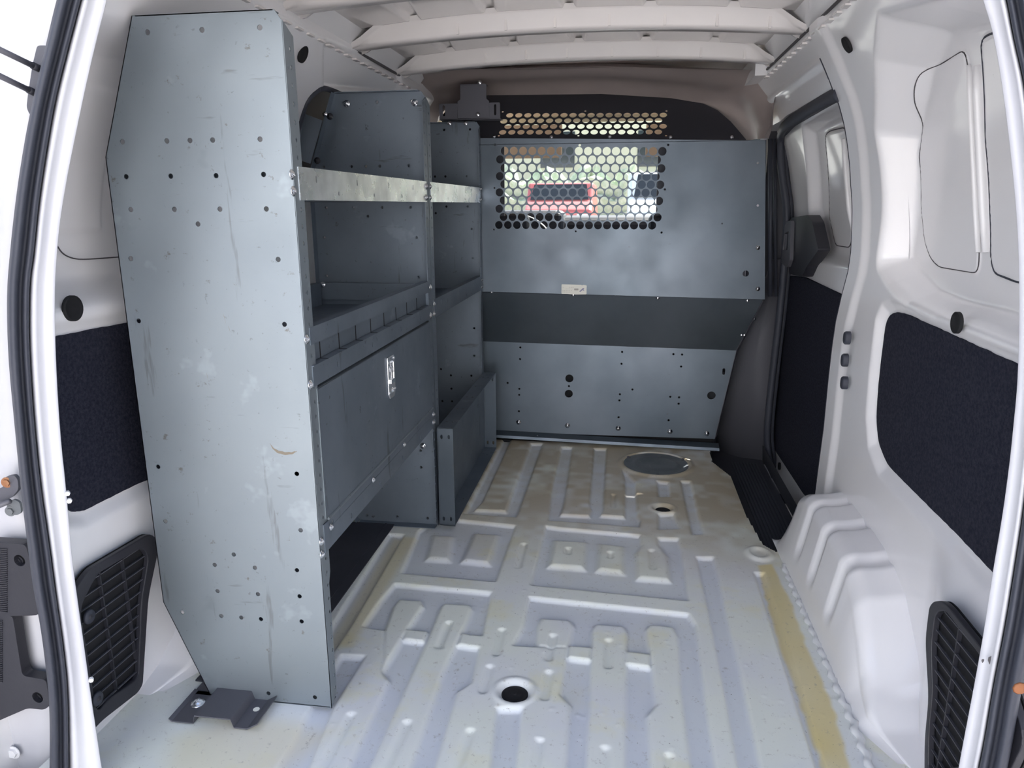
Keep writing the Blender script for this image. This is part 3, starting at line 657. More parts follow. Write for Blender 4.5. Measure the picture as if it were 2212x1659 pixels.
up=sheet_mb(out,holes,.0025,frY(PY)).ob('perforated_panel','steel_bulk',pt)
mb=MB(); a=Yp(1655,303); b=Yp(1653,647); mb.prism([(a[0],PY,a[1]),(b[0],PY,b[1]),(b[0],PY+.03,b[1]),(a[0],PY+.03,a[1])],(-.0015,0,0)); mb.box((-.56,PY,a[1]-.0),(a[0],PY+.02,a[1]+.0015)); mb.ob('panel_flange','steel_bulk',pt)
# dark tilted header with four hole rows
HP=np.array([0,2.672,1.118]); HT=np.array([0,.70,.714]); HN=np.array([0,-.714,.70])
def Hc(x,y): p=atp(x,y,HP,HN); return (p[0],float(np.dot(p-HP,HT)))
holes=[]
for y,xa,xb,n in [(245,307,1975,18),(304,345,1922,17),(367,288,1972,18),(429,230,1920,18)]:
    for i in range(n):
        x=xa+(xb-xa)*i/(n-1); u,v=Hc(*c8((x,y-(i/n)*4))); holes.append(circ(u,v,.0131,14))
u,v=Hc(*c8((243,310))); holes.append(circ(u,v,.0131,14))
for x,y in [(231,207),(1128,199),(2010,198),(188,467),(2005,466),(1053,467)]:
    u,v=Hc(*c8((x,y))); holes.append(circ(u,v,.004,8))
out=[Hc(955,300),Hc(1612,302),Hc(1598,285),Hc(1578,262),Hc(1550,238),Hc(1520,224),Hc(1450,211),Hc(1300,200),Hc(1050,202),Hc(975,222),Hc(955,250)]
hd=sheet_mb(out,holes,.002,lambda u,v,w:tuple(np.array([u,0,0])+HP*np.array([0,1,1])+HT*v-HN*w)).ob('header_panel','dark_steel',pt); hd['label']='dark tilted perforated strip along the top'
for x,y in [(1067,295),(1191,296),(1317,295),(1448,296),(1581,296)]: bolt(aty(x,y,PY-.001),(0,-1,0),.0045,'chrome',pt)
for x,y in [(1637,535),(1637,624)]: bolt(aty(x,y,PY-.001),(0,-1,0),.006,'chrome',pt)
for x,y in [(1062,631),(1238,638),(1421,645),(1615,650)]: bolt(aty(x,y,PY+.006),(0,-.8,-.6),.005,'chrome',pt)
# backing frame behind perforated panel
o1=[Yp(1048,305,2.70),Yp(1470,305,2.70),Yp(1470,520,2.70),Yp(1048,520,2.70)]
o2=[Yp(1106,318,2.70),Yp(1419,318,2.70),Yp(1419,440,2.70),Yp(1106,440,2.70)]
# sloped band and lower panel
LY=2.735
P4=[aty(1040,631,PY+.004),aty(1648,647,PY+.004),aty(1590,757,LY),aty(1040,737,LY)]; P4[0][0]-=.03; P4[3][0]-=.03
mb=MB(); mb.prism(P4,(0,.002,-.001)); mb.ob('sloped_panel','steel_bulk',pt)
lh=[]
cz=lambda p:(1030+p[0]/3.3015,550+p[1]/3.3015)
for x,y in [(310,662),(308,745),(220,915),(303,957),(302,1000),(300,1117),(657,938),(1036,694),(1032,779),(1020,996),(1017,1040),(1011,1160),(1110,962),(1402,710),(1464,713),(1457,798),(1380,1014),(1442,1018),(1439,1063),(1368,1181)]:
    u,v=Yp(*cz((x,y)),LY); lh.append(circ(u,v,.0042,10))
for x,y in [(660,883),(656,992),(1673,1005)]:
    u,v=Yp(*cz((x,y)),LY); lh.append(circ(u,v,.0155,18))
u,v=Yp(*cz((1761,835)),LY); lh.append(slot(u,v,.010,.026))
out=[(-.56,Yp(1040,736,LY)[1]),Yp(1590,757,LY),Yp(1543,948,LY),(-.56,.03)]
sheet_mb(out,lh,.002,frY(LY)).ob('lower_panel','steel_bulk',pt)
u0=Yp(1590,757,LY); u1=Yp(1543,948,LY)
mb=MB(); e=[aty(1590,757,LY),aty(1543,948,LY)]; t0=aty(1648,650,PY+.004)
mb.prism([e[0],e[1],e[1]+np.array([.012,.035,0]),e[0]+np.array([.012,.035,0])],(.002,0,0))
mb.prism([t0,e[0],e[0]+np.array([.014,.03,0]),t0+np.array([.0,.05,0])],(.002,0,0)); mb.ob('side_flange','grey_steel',pt)
for x,y in [(1621,687),(1630,689),(1603,724),(1609,724)]: bolt(aty(x,y,2.70),(.3,-1,0),.004,'chrome',pt)
for x,y in [(298,1195),(646,1219),(1008,1239),(1377,1262),(1640,1277)]: bolt(aty(*cz((x,y)),LY-.002),(0,-1,0),.0075,'chrome',pt)
mb=MB(); mb.box((-.56,LY+.03,-.1),(.36,LY+.04,.56)); mb.box((-1.0,LY+.03,-.2),(-.56,LY+.04,1.15)); mb.box((-.56,LY-.004,-.012),(.37,LY+.03,.0)); mb.ob('light_stop_board','hole',pt)  # added dark board, stops cab light leaking through the lower panel and floor rail
# floor angle rail
a0=aty(1040,924,LY-.002); a1=aty(1548,958,LY-.002); mb=MB()
rows=[]
for a_,ex in ((np.array([-.56,LY-.003,.040]),0),(np.array([.377,LY-.003,.022]),0)):
    rows.append([a_,a_+np.array([0,-.030,-.010]),a_+np.array([0,-.034,-.020]),a_+np.array([0,-.032,-.021]),a_+np.array([0,-.028,-.012]),a_+np.array([0,.001,-.003])])
mb.loft(rows,True); mb.ob('floor_rail','steel_bulk',pt)
for x,y in [(1161,942),(1298,951),(1511,965)]: bolt(aty(x,y,LY-.02),(0,-.4,1),.005,'chrome',pt)
# label on the panel
u,v=Yp(1213,614,PY-.0006); u2,v2=Yp(1267,636,PY-.0006)
lb=sheet_mb(rpoly([(u,v),(u+.072,v-.001),(u+.074,v-.004),(u+.076,v-.001),(u2,v-.003),(u2,v2),(u+.05,v2-.001),(u+.02,v2+.001),(u,v2+.001)],.002,2),[],.0004,frY(PY-.0008)).ob('label','label'); tag(lb,'small cream paper label with faded print on lower edge of the perforated panel','label')
mb=MB()
for k in range(4):
    for j in range(7):
        if random.random()<.7: xx=u+.004+j*.006; mb.box((xx,PY-.0012,v-.012-k*.0055),(xx+.0035,PY-.0008,v-.0108-k*.0055))
mb.ob('print','ink2',lb); mb=MB(); mb.box((u+.046,PY-.0012,v-.021),(u+.061,PY-.0008,v-.0145)); mb.ob('print_block','ink2',lb)
mb=MB(); mb.prism([(u+.064,PY-.0012,v-.025),(u+.078,PY-.0012,v-.012),(u+.083,PY-.0012,v-.016),(u+.079,PY-.0012,v-.018),(u+.083,PY-.0012,v-.024),(u+.076,PY-.0012,v-.02),(u+.068,PY-.0012,v-.027)],(0,.0004,0)); mb.ob('print_mark','ink',lb)
# ================================================================== SHELVING
PH=[(-.723,1.157),(-.634,1.157),(-.542,1.157),(-.787,1.0),(-.711,1.0),(-.672,1.0),(-.634,1.0),(-.556,1.0),(-.788,.947),(-.711,.947),(-.634,.947),(-.555,.948),(-.787,.896),(-.711,.896),(-.633,.896),(-.555,.896),(-.673,.873),(-.798,.818),(-.542,.818),(-.798,.715),(-.540,.714),(-.796,.457),(-.539,.457),(-.795,.354),(-.54,.353),(-.709,.275),(-.67,.298),(-.632,.275),(-.553,.276),(-.709,.223),(-.631,.223),(-.552,.225),(-.784,.174),(-.707,.173),(-.668,.173),(-.63,.173),(-.552,.175),(-.721,.017),(-.629,.019),(-.538,.020)]
PO=[(-.746,1.181),(-.518,1.181),(-.507,1.165),(-.506,.0),(-.746,.0),(-.82,.192),(-.82,.977)]
FX=-.506
def side_panel(Y,d,root,m,zfl0=0,holes_on=True):
    sheet_mb(PO,[circ(a,b,.0042,10) for a,b in PH] if holes_on else [],.0016*d if d>0 else -.0016,frY(Y)).ob('side_panel',m,root)
    # front flange with punched holes
    fh_=[slot(Y+d*.020,z,.0062,.0085,3) for z in np.arange(.03,1.15,.0262)]
    z0_=.0; fl=[(Y,z0_),(Y+d*.026,z0_+.02),(Y+d*.026,.24),(Y+d*.034,.26),(Y+d*.034,1.150),(Y,1.166)]
    if d<0: fl=fl[::-1]
    sheet_mb(fl,fh_,-.0015,frX(FX)).ob('front_flange',m,root)
    mb=MB()
    for a,b in ((0,6),(6,5),(5,4)):
        p,q=PO[a],PO[b]; mb.prism([(p[0],Y,p[1]),(q[0],Y,q[1]),(q[0],Y+d*.025,q[1]),(p[0],Y+d*.025,p[1])],(.0015,0,0))
    mb.prism([(-.74,Y,1.181),(-.52,Y,1.181),(-.52,Y+d*.02,1.181),(-.74,Y+d*.02,1.181)],(0,0,-.0015))
    mb.prism([(-.74,Y,.0015),(-.51,Y,.0015),(-.51,Y+d*.03,.0015),(-.74,Y+d*.03,.0015)],(0,0,.0015)); mb.ob('edge_flange',m,root)
def tray(Y0,Y1,zt,zb,zs,xb,root,m,slots=True,name='shelf'):
    mb=MB(); mb.box((xb,Y0,zs),(FX-.003,Y1,zs+.0015)); mb.box((xb,Y0,zs),(xb+.0015,Y1,zs+.04)); mb.box((xb,Y0,zs),(FX-.003,Y0+.0015,zs+.045)); mb.box((xb,Y1-.0015,zs),(FX-.003,Y1,zs+.045))
    mb.box((FX-.018,Y0,zt-.0015),(FX,Y1,zt)); mb.ob(name,'steel_shade',root)
    hs=[]
    if slots:
        n=max(2,int((Y1-Y0)/.19))
        for i in range(n):
            hs.append(slot(Y0+(i+.35)*(Y1-Y0)/n,zb+.034,.0045,.013,3)); hs.append(slot(Y0+(i+.85)*(Y1-Y0)/n,zb+.012,.0062,.010,3))
    sheet_mb([(Y0,zb),(Y1,zb),(Y1,zt),(Y0,zt)],hs,-.0015,frX(FX+.001)).ob(name+'_lip',m,root)
ua=empty('shelving_unit',(-.66,1.51,0),'near galvanised steel shelving unit with tall end panel and latched locker','shelving','galvanised shelving units')
side_panel(1.113,1,ua,'steel'); side_panel(1.92,-1,ua,'steel_shade')
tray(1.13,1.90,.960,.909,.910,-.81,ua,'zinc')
tray(1.13,1.90,.706,.677,.640,-.815,ua,'steel_shade',False)
# creased fascia under the middle shelf
mb=MB(); mb.box((FX-.012,1.13,.644),(FX-.0105,1.90,.679)); mb.box((FX-.012,1.13,.641),(FX+.004,1.90,.6425)); mb.ob('fascia','steel_shade',ua)
for k in range(8):
    y=1.19+k*.088; mb=MB(); mb.box((FX-.0108,y,.643),(FX-.0100,y+.0035,.678)); mb.box((FX-.010,y,.6425),(FX+.004,y+.0035,.6430)); mb.ob('crease','hole',ua)
def slot_beam(z0,z1,name,ys,zz):
    sheet_mb([(1.13,z0),(1.90,z0),(1.90,z1),(1.13,z1)],[slot(y,z,.0062,.011,4) for y,z in zip(ys,zz)],-.0015,frX(FX+.0015)).ob(name,'steel_shade',ua)
slot_beam(.606,.641,'upper_beam',[1.24,1.43,1.63,1.80],[.622]*4)
slot_beam(.304,.357,'lower_beam',[1.17,1.26,1.43,1.60,1.76],[.345,.318,.318,.318,.318])
mb=MB(); mb.box((FX-.002,1.15,.340),(FX+.0022,1.895,.3412)); mb.box((-.80,1.13,.357),(FX,1.90,.3585)); mb.box((-.80,1.13,.357),(-.7985,1.90,.64)); mb.ob('locker_body','steel_shade',ua)
dd=sheet_mb([(1.143,.362),(1.893,.362),(1.893,.600),(1.143,.600)],[],-.0016,lambda u,v,w:(FX+.0015-(.004 if v>.5 else 0)*0+w,u,v)).ob('locker_door','steel_shade',ua)
mb=MB(); mb.box((FX-.014,1.143,.599),(FX+.0015,1.893,.6005)); mb.box((FX-.014,1.1425,.362),(FX+.0015,1.144,.600)); mb.box((FX-.014,1.892,.362),(FX+.0015,1.8935,.600)); mb.tube([(FX+.002,1.15,.3605),(FX+.002,1.89,.3605)],.0026,8); mb.ob('door_edge','steel',dd)
ly,lz=1.535,.530
mb=sheet_mb([(ly-.024,lz-.036),(ly-.014,lz-.047),(ly+.014,lz-.047),(ly+.024,lz-.036),(ly+.024,lz+.047),(ly-.024,lz+.047)],[rpoly([(ly-.015,lz-.016),(ly+.015,lz-.016),(ly+.015,lz+.036),(ly-.015,lz+.036)],.004,3)],.003,lambda u,v,w:(FX+.0018+w,u,v)); lt=bevel(mb.ob('latch','zinc',dd),.0012); lt['label']='shiny recessed paddle latch'
lt2=MB(); lt2.box((FX+.002,ly-.016,lz-.017),(FX+.0025,ly+.016,lz+.037)); lt2.tube(smoothc([(FX+.004,ly-.006,lz-.01),(FX+.006,ly-.006,lz+.02),(FX+.006,ly-.002,lz+.028),(FX+.006,ly+.006,lz+.024),(FX+.006,ly+.008,lz+.010)],2),.0016,6)
lt2.box((FX+.003,ly-.012,lz-.013),(FX+.0075,ly+.013,lz-.004)); lt2.tube([(FX+.004,ly,lz-.030),(FX+.009,ly,lz-.030)],[.007,.003],10); lt2.tube([(FX+.005,ly+.013,lz-.01),(FX+.005,ly+.013,lz+.032)],.0025,8); lt2.ob('latch_paddle','chrome',dd,False)
for a,b in((-.019,.036),(.019,.040),(-.019,-.032),(.019,-.030)): bolt((FX+.005,ly+a,lz+b),(1,0,0),.0028,'chrome',dd,'rivet')
for x,y in [(630,377),(633,413),(662,733),(670,831),(694,1169),(695,1197)]: bolt(atx(x,y,FX+.002),(1,0,0),.0062,'chrome',ua)
for x,y in [(715,1138),(806,1036),(873,960)]: bolt(atx(x,y,FX+.003),(1,0,0),.0052,'chrome',ua)
for x,y in [(921,403),(921,427),(929,621),(930,681),(936,895),(936,912)]: bolt(atx(x,y,FX+.002),(1,0,0),.0062,'chrome',ua)
for x,y in [(749,224),(896,222),(914,963)]: bolt(aty(x,y,1.917),(0,-1,0),.0068,'chrome',ua)
for x,y in [(697,615),(699,673)]: bolt(aty(x,y,1.88),(0,-1,.2),.006,'chrome',ua)
mb=MB(); mb.box((-.82,1.75,.640),(-.80,1.88,.700)); mb.box((-.815,1.885,.655),(-.52,1.9,.70)); mb.ob('shelf_end','steel_shade',ua)
M['smudge']=mat('dried_dirt',(.20,.17,.13),.8,0,.2,80)
for pts_,r_ in (([(583,958),(592,972),(608,979),(628,980),(641,975)],.0022),([(482,678),(486,690),(488,700)],.0010),([(493,704),(497,716)],.0009),([(446,806),(449,818)],.0012)):
    q=[aty(x,y,1.1128) for x,y in pts_]; qq=smoothc(q,2); n_=len(qq); mb=MB(); up3=np.array([0,0,1])
    mb.loft([[tuple(p+up3*r_*(1.2*math.sin(math.pi*(i+.5)/n_)+.25*math.sin(i*2.1))) for i,p in enumerate(qq)],[tuple(p-up3*r_*(1.2*math.sin(math.pi*(i+.5)/n_)+.25*math.cos(i*1.7))) for i,p in enumerate(qq)]]); mb.ob('dirt_mark','smudge',ua)
# wall bracket on the divider
cb=lambda p:(600+p[0]/7.54,160+p[1]/7.54)
Q=[aty(*cb(p),1.86) for p in [(420,640),(725,755),(530,1462),(325,1392)]]
mb=MB(); mb.prism(Q,(0,.002,0)); 
Q2=[Q[0],Q[0]+np.array([-.012,-.035,.0]),Q[0]+np.array([-.020,-.045,-.02]),Q[3]+np.array([-.012,-.045,.01]),Q[3]]
mb.prism(Q2,(-.002,0,0)); br=mb.ob('wall_bracket','steel_shade',ua)
for p in [(345,840),(275,1260)]: bolt(aty(*cb(p),1.835),(.7,-.7,0),.0055,'chrome',ua)
for p in [(850,690),(645,1410)]: bolt(aty(*cb(p),1.90),(0,-1,0),.0065,'plastic',ua)
for p in [(768,655)]: bolt(aty(*cb(p),1.89),(0,-1,0),.005,'chrome',ua)
# floor foot
mb=MB(); pr=[(-.782,.006),(-.776,.002),(-.735,.002),(-.731,.018),(-.662,.018),(-.657,.002),(-.632,.002),(-.612,.014)]
up_=[(x,z+.0025) for x,z in pr]
rows=[[(x,1.035,z) for x,z in pr+up_[::-1]],[(x,1.12,z) for x,z in pr+up_[::-1]]]; mb.loft(rows,True); mb.add(rows[0],[(i,i+1,14-i,15-i) for i in range(7)])
mb.box((-.782,1.11,.002),(-.735,1.18,.0045)); ft=mb.ob('floor_foot','grey_steel',ua)
bolt((-.755,1.085,.0045),(0,0,1),.010,'zinc',ua); 
mb=MB(); mb.cyl((-.640,1.085,.0046),(0,0,1),.006,.0005,12); mb.ob('foot_hole','label',ft)
# floor mat plate under near unit
mb=MB(); mb.box((-.80,1.15,.001),(-.632,1.90,.004)); mb.box((-.66,1.15,.004),(-.655,1.90,.0055)); o=mb.ob('floor_plate','mat'); tag(o,'black plate lying on the floor under the near shelving unit','plate')
ub=empty('shelving_unit',(-.66,2.29,0),'far galvanised steel shelving unit against the partition, with bent-up tray at its foot','shelving','galvanised shelving units')
side_panel(1.925,1,ub,'steel_shade'); side_panel(2.648,-1,ub,'steel_shade')
tray(1.94,2.632,.960,.909,.910,-.81,ub,'zinc'); tray(1.94,2.632,.652,.602,.604,-.81,ub,'steel_shade')
for x,y in [(929,403),(929,427),(937,657),(937,678),(1041,605),(1041,620),(1039,408),(1039,432)]: bolt(atx(x,y,FX+.002),(1,0,0),.0055,'chrome',ub)
# dark bracket on top
ct=lambda p:aty(930+p[0]/12.29,160+p[1]/12.29,2.60)
mb=MB(); P1=[ct(p) for p in [(790,290),(1480,280),(1480,650),(1550,710),(1560,1165),(730,1180),(715,730),(790,670)]]; mb.prism(P1,(0,.003,0))
ct=lambda p:aty(930+p[0]/12.29,160+p[1]/12.29,2.605)
def pl(a,sl):
    q=[ct(p) for p in a]; uv=[(p[0],p[2]) for p in q]; s_=ct(sl); return sheet_mb(rpoly(uv,.004,2),[slot(s_[0],s_[2],.008,.036)],.003,frY(2.605),mb)
pl([(225,790),(720,780),(720,1215),(240,1220)],(355,975)); pl([(1550,760),(1840,750),(1850,1175),(1560,1180)],(1715,945))
q=ct((800,290)); q2=ct((1470,280)); mb.box((q[0],2.60,q[2]-.002),(q2[0],2.64,q[2]+.001)); q3=ct((240,1215)); q4=ct((1850,1175)); mb.box((q3[0],2.605,q3[2]-.001),(q4[0],2.66,q3[2]+.001))
mb.ob('roof_bracket','grey_steel',ub)
for x,y in [(971,266),(1006,266),(1032,247),(1036,178)]: bolt(aty(x,y,2.596),(0,-1,.3),.0055,'chrome',ub)
# steel tray standing on its side by the far unit
tr_=empty('steel_tray',(-.475,2.25,0),'galvanised steel tray standing on edge on the floor in front of the far shelving unit','tray')
mb=MB(); mb.box((-.4975,1.90,.012),(-.496,2.60,.300)); mb.ob('web','steel_shade',tr_)
def endf(Y):
    hs=[slot(x,z,.0065,.013,4) for x in (-.485,-.464) for z in (.030,.275)]
    return sheet_mb([(-.497,.010),(-.452,.008),(-.452,.300),(-.497,.302)],hs,.0015,frY(Y))
endf(1.90).ob('end_flange','steel_bulk',tr_); endf(2.60).ob('end_flange','steel_bulk',tr_)
mb=MB(); mb.box((-.497,1.90,.299),(-.452,2.60,.3005)); mb.ob('top_flange','steel_shade',tr_)
mb=MB(); mb.box((-.497,1.90,.010),(-.452,2.60,.0115)); mb.ob('bottom_flange','steel_shade',tr_)
for k in range(5):
    for x in (-.484,-.466): bolt((x,1.96+k*.14,.3005),(0,0,1),.0025,'grey_steel',tr_,'rivet')
# ================================================================== REAR OPENING FRAME
def ring_rows(inn,outr,prof_,n=100):
    a=resample(smoothc(inn,2),n); b=resample(smoothc(outr,2),n)
    return [[tuple(aty(p[0],p[1],Y)) for p in a*(1-t_)+b*t_] for t_,Y in prof_]
def frame(inn,outr,Yi,Yo,name,label,n=100):
    rows=ring_rows(inn,outr,((0,.890),(0,.884),(.02,.881),(.25,.878),(.5,.874),(.68,.864),(.85,.858),(.95,.862),(1,.872)),n)
    a=np.array(rows[0]); sg=-1 if inn[0][0]<1000 else 1
    rows=[[tuple(p) for p in a+np.array([sg*.035,.03,0])]]+rows
    mb=MB(); mb.loft(rows); o=mb.ob(name,'paint_dim',None,True); return tag(o,label,kind='structure')
LI=[(243,-60),(228,15),(216,57),(199,128),(182,203),(148.5,365),(130,473),(122,560),(118,635),(120,770),(130,939),(143.5,1060),(155,1204),(170,1313),(180.5,1385),(195,1493),(207.6,1576),(220,1659),(232,1730)]
LO=[(190,-60),(169,20),(145,111),(118,219),(98,338),(83,439),(71.6,560),(64,601),(62,700),(64,770),(72.6,905),(88,1060),(105,1168),(119,1277),(135,1385),(147,1493),(148,1659),(150,1730)]
LS=[(140,-60),(121.5,0),(98,101),(62.5,250),(40.5,381),(28.7,473),(20,560),(14,635),(17,770),(30,905),(45,1060),(58,1168),(72,1277),(87,1349),(101,1457),(108,1547),(107,1659),(106,1730)]
RI=[(2112,-60),(2122,0),(2130,19),(2144,68),(2157,136),(2171,230),(2184,339),(2195,450),(2201,560),(2202,700),(2198,830),(2191,900),(2181.6,995),(2165,1117),(2143.6,1240),(2122,1385),(2095,1529),(2070,1659),(2060,1730)]
RO=[(2160,-60),(2176,0),(2190,81),(2203,136),(2213,180),(2228,300),(2238,450),(2240,600),(2236,800),(2228,950),(2212,1100),(2195,1211),(2173,1350),(2152,1453),(2140,1520),(2127,1602),(2115,1659),(2100,1730)]
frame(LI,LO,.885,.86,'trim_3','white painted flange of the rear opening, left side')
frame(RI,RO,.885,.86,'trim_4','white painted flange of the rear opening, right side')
def seal(outr,far,name,label,n=100):
    rows=ring_rows(outr,far,((0,.89),(0,.856),(.10,.848),(.22,.846),(.32,.852),(.40,.856),(.50,.845),(.62,.832),(.78,.828),(.92,.838),(1,.858),(1,.90)),n)
    mb=MB(); mb.loft(rows); return tag(mb.ob(name,'rubber',None,True),label,'seal')
seal(LO,LS,'weatherstrip','thick black rubber weatherstrip down the left side of the rear opening')
RS=[(x+52+(10 if y>1100 else 0),y) for x,y in RO]
ws2=seal(RO,RS,'weatherstrip','black rubber weatherstrip down the right edge of the rear opening')
p=aty(2203,1487,.80); mb=MB(); mb.tube([(p[0],p[1],p[2]),(p[0],p[1]-.0015,p[2])],[.008,.006],9); mb.ob('rust_spot','orange',ws2,True)
# closing body around the opening
def topband(il,ir,ol,orr,Ys,name,m,parent):
    a=resample(smoothc([il,il+np.array([.05,0,.05]),(-.35,il[1],1.200),(-.17,il[1],1.206),(0,il[1],1.200),ir+np.array([-.05,0,.055]),ir],3),60)
    b=resample(smoothc([ol,ol+np.array([.04,0,.065]),(-.37,ol[1],1.240),(-.17,ol[1],1.247),(0,ol[1],1.240),orr+np.array([-.04,0,.07]),orr],3),60)
    rows=[]
    for t_,dy in Ys:
        q=a*(1-t_)+b*t_; q[:,1]+=dy; rows.append([tuple(v) for v in q])
    mb=MB(); mb.loft(rows); return mb.ob(name,m,parent,True)
fo=topband(aty(243,-60,.884),aty(2112,-60,.884),aty(190,-60,.872),aty(2160,-60,.872),((0,.05),(0,0),(.5,-.004),(.85,-.01),(1,0)),'top_flange','paint_dim',D.objects['trim_3'])
topband(aty(190,-60,.870),aty(2160,-60,.870),aty(140,-60,.858),aty(2212,-60,.858),((0,.02),(0,-.014),(.3,-.020),(.5,-.010),(.75,-.03),(1,0),(1,.04)),'top_seal','rubber',D.objects['weatherstrip'])
for x,y,r in ((2137,1423,.0045),(2120,1424,.0022)):
    q=aty(x,y,.872); mb=MB(); mb.add([tuple(q+np.array([r*math.cos(a)*(.7+.4*math.sin(3*a)),-.0035,r*1.3*math.sin(a)])) for a in np.linspace(0,6.28,9)[:-1]],[tuple(range(8))]); mb.ob('paint_chip','rubber_brown',D.objects['trim_4'])
for x,y in ((146,1064),(150,1080),(197,1466)):
    q=aty(x,y,.884); mb=MB(); mb.cyl(q,(.6,-.8,0),.0035,.006,6); mb.ob('clip','paint_plain',D.objects['trim_3'])
back=MB(); back.box((-1.02,.86,1.225),(.72,.90,1.42)); back.box((-1.02,.99,-.26),(-.93,1.0,1.2)); back.box((.60,.99,-.26),(.72,1.0,1.2)); 
wb=back.ob('wall_back','paint_plain'); tag(wb,'white rear body frame around the opening',kind='structure')
# left : white rear body panel with fittings
ob=np.array([aty(x,y,.935) for x,y in LS]); P=resample(smoothc(ob,2),50); rows=[]
for dx,dy in ((.012,.03),(.010,.0),(-.03,.0),(-.06,.004),(-.10,-.006),(-.22,-.006)):
    rows.append([(p[0]+dx,p[1]+dy,p[2]) for p in P])
mb=MB(); mb.loft(rows); mb.ob('rear_panel_left','paint_dim',wb,True)
ob=np.array([aty(x,y,.935) for x,y in RS]); P=resample(smoothc(ob,2),50)
mb=MB(); mb.loft([[(p[0]+dx,p[1]+dy,p[2]) for p in P] for dx,dy in ((-.012,.03),(-.010,.0),(.05,.0),(.2,.0))]); mb.ob('rear_panel_right','paint_plain',wb,True)
def hexbolt(c,n,r,m,parent,name='bolt'):
    mb=MB(); c=Vector(c); n=Vector(n).normalized(); mb.tube([c,c+n*r*.15],r*1.5,16); mb.tube([c+n*r*.15,c+n*r*.7],r,6); return mb.ob(name,m,parent)
YB=.872
def BP(x,y,Y=YB): return tuple(aty(x,y,Y))
def plate(pts,hs,th,Y,m,name,root,rad=.006):
    uv=[(BP(x,y,Y)[0],BP(x,y,Y)[2]) for x,y in pts]; hh=[circ(BP(x,y,Y)[0],BP(x,y,Y)[2],r,16) for x,y,r in hs]
    return bevel(sheet_mb(rpoly(uv,rad),hh,th,frY(Y)).ob(name,m,root),.0015)
# two rods with end bracket (top left)
rd=empty('stay_rods',BP(40,160),'pair of dark grey stay rods entering a black bracket at top left','rod')
for a,b in (((-40,88),(84,148)),((-40,145),(74,200))):
    mb=MB(); mb.tube([BP(*a,.82),BP(*b,.902)],.0036,10); mb.ob('rod','cable',rd,True); mb=MB(); q0=np.array(BP(*b,.902)); q1=np.array(BP(*a,.82)); mb.tube([q0,q0+(q1-q0)*.12],.0046,10); mb.ob('ferrule','plastic',rd,True)
plate([(80,98),(102,98),(95,160),(74,250),(64,248),(57,232),(60,205),(70,140),(76,115)],[],.012,.902,'plastic_grey','end_bracket',rd,.004)
# check-link hinge with bolts
hg=empty('door_check',BP(25,1060),'grey steel door check bracket with a rusty bolt beside the left weatherstrip','bracket')
plate([(10,1030),(30,1026),(38,1036),(40,1058),(25,1075),(0,1085),(-20,1090),(-20,1062),(8,1052)],[],.006,.908,'grey_steel','link_plate',hg)
plate([(15,1085),(30,1078),(43,1086),(46,1108),(35,1114),(14,1108)],[],.004,.910,'cover','lower_plate',hg)
hexbolt(BP(15,1042,.908),(.2,-1,0),.0055,'rust',hg); hexbolt(BP(23,1104,.910),(.2,-1,0),.0055,'cover',hg)
mb=MB(); mb.tube([BP(-20,1100,.893),BP(22,1082,.90)],.004,8); mb.ob('check_rod','cable',hg,True)
# black plastic bracket housings
def housing2(pts,boss,label,ribs):
    r=empty('plastic_housing',BP(*pts[0]),label,'bracket','black plastic housings at lower left'); plate(pts,[(boss[0],boss[1],.0095)],.018,.903,'plastic','housing_body',r,.008)
    c=BP(*boss,.914); mb=MB(); mb.cyl(c,(0,1,0),.0105,.003,20); mb.ob('bolt_recess','hole',r); hexbolt(BP(*boss,.913),(0,-1,0),.0048,'plastic',r)
    if ribs:
        mb=MB()
        for k in range(34):
            x,y=ribs[0],ribs[1]+k*ribs[2]; p=BP(x,y,.903); mb.box((p[0]-.014,p[1]-.0015,p[2]-.0007),(p[0]+.002,p[1]+.001,p[2]+.0007))
        mb.ob('grip_ribs','plastic',r)['kind']='stuff'
housing2([(-30,1170),(55,1176),(62,1200),(82,1329),(70,1330),(-30,1332)],(42,1211),'upper black plastic housing with recessed bolt left of the weatherstrip',(14,1186,4.1))
housing2([(-30,1330),(27,1330),(48,1460),(100,1469),(107,1525),(95,1534),(60,1530),(0,1556),(-30,1570)],(81,1507),'lower black plastic housing with recessed bolt, bottom left corner',(4,1340,4.0))
hexbolt(BP(30,1625,.93),(0,-1,0),.008,'paint_plain',wb)
# right corner : dark latch part
lp=empty('latch_cover',BP(2205,1600,.74),'dark plastic latch part at the bottom right corner','cover')
plate([(2195,1575),(2240,1560),(2240,1700),(2180,1700),(2186,1625)],[],.02,.905,'plastic','cover_body',lp,.01); plate([(2178,1648),(2195,1655),(2195,1700),(2172,1700)],[],.01,.902,'cover','tab',lp,.002)
# ================================================================== CAB AND OUTSIDE
cabm='plastic_grey'
cb_=MB(); cb_.box((-1.0,2.76,-.22),(.70,4.2,-.18)); cb_.ob('cab_floor','mat',floor)
mb=MB()   # cab roof and pillars
mb.prism([(-.95,2.80,1.36),(-.95,3.45,1.30),(-.95,3.5,1.26),(-.95,3.5,1.33),(-.95,2.80,1.40)],(1.6,0,0)); o=mb.ob('cab_headliner','beige',fh)
mb=MB()
for sx in (-.92,.62): mb.tube([(sx,3.42,1.30),(sx,3.95,.80)],.035,8); mb.box((sx-.02,2.9,.78),(sx+.02,3.02,1.3))
mb.ob('cab_pillar','plastic_grey',fh)
wc=MB(); wc.prism([(-.93,3.44,1.28),(.65,3.44,1.28),(.65,3.97,.80),(-.93,3.97,.80)],(0,.004,.004)); tag(wc.ob('window_1','glass'),'windscreen glass of the cab beyond the partition',kind='structure')
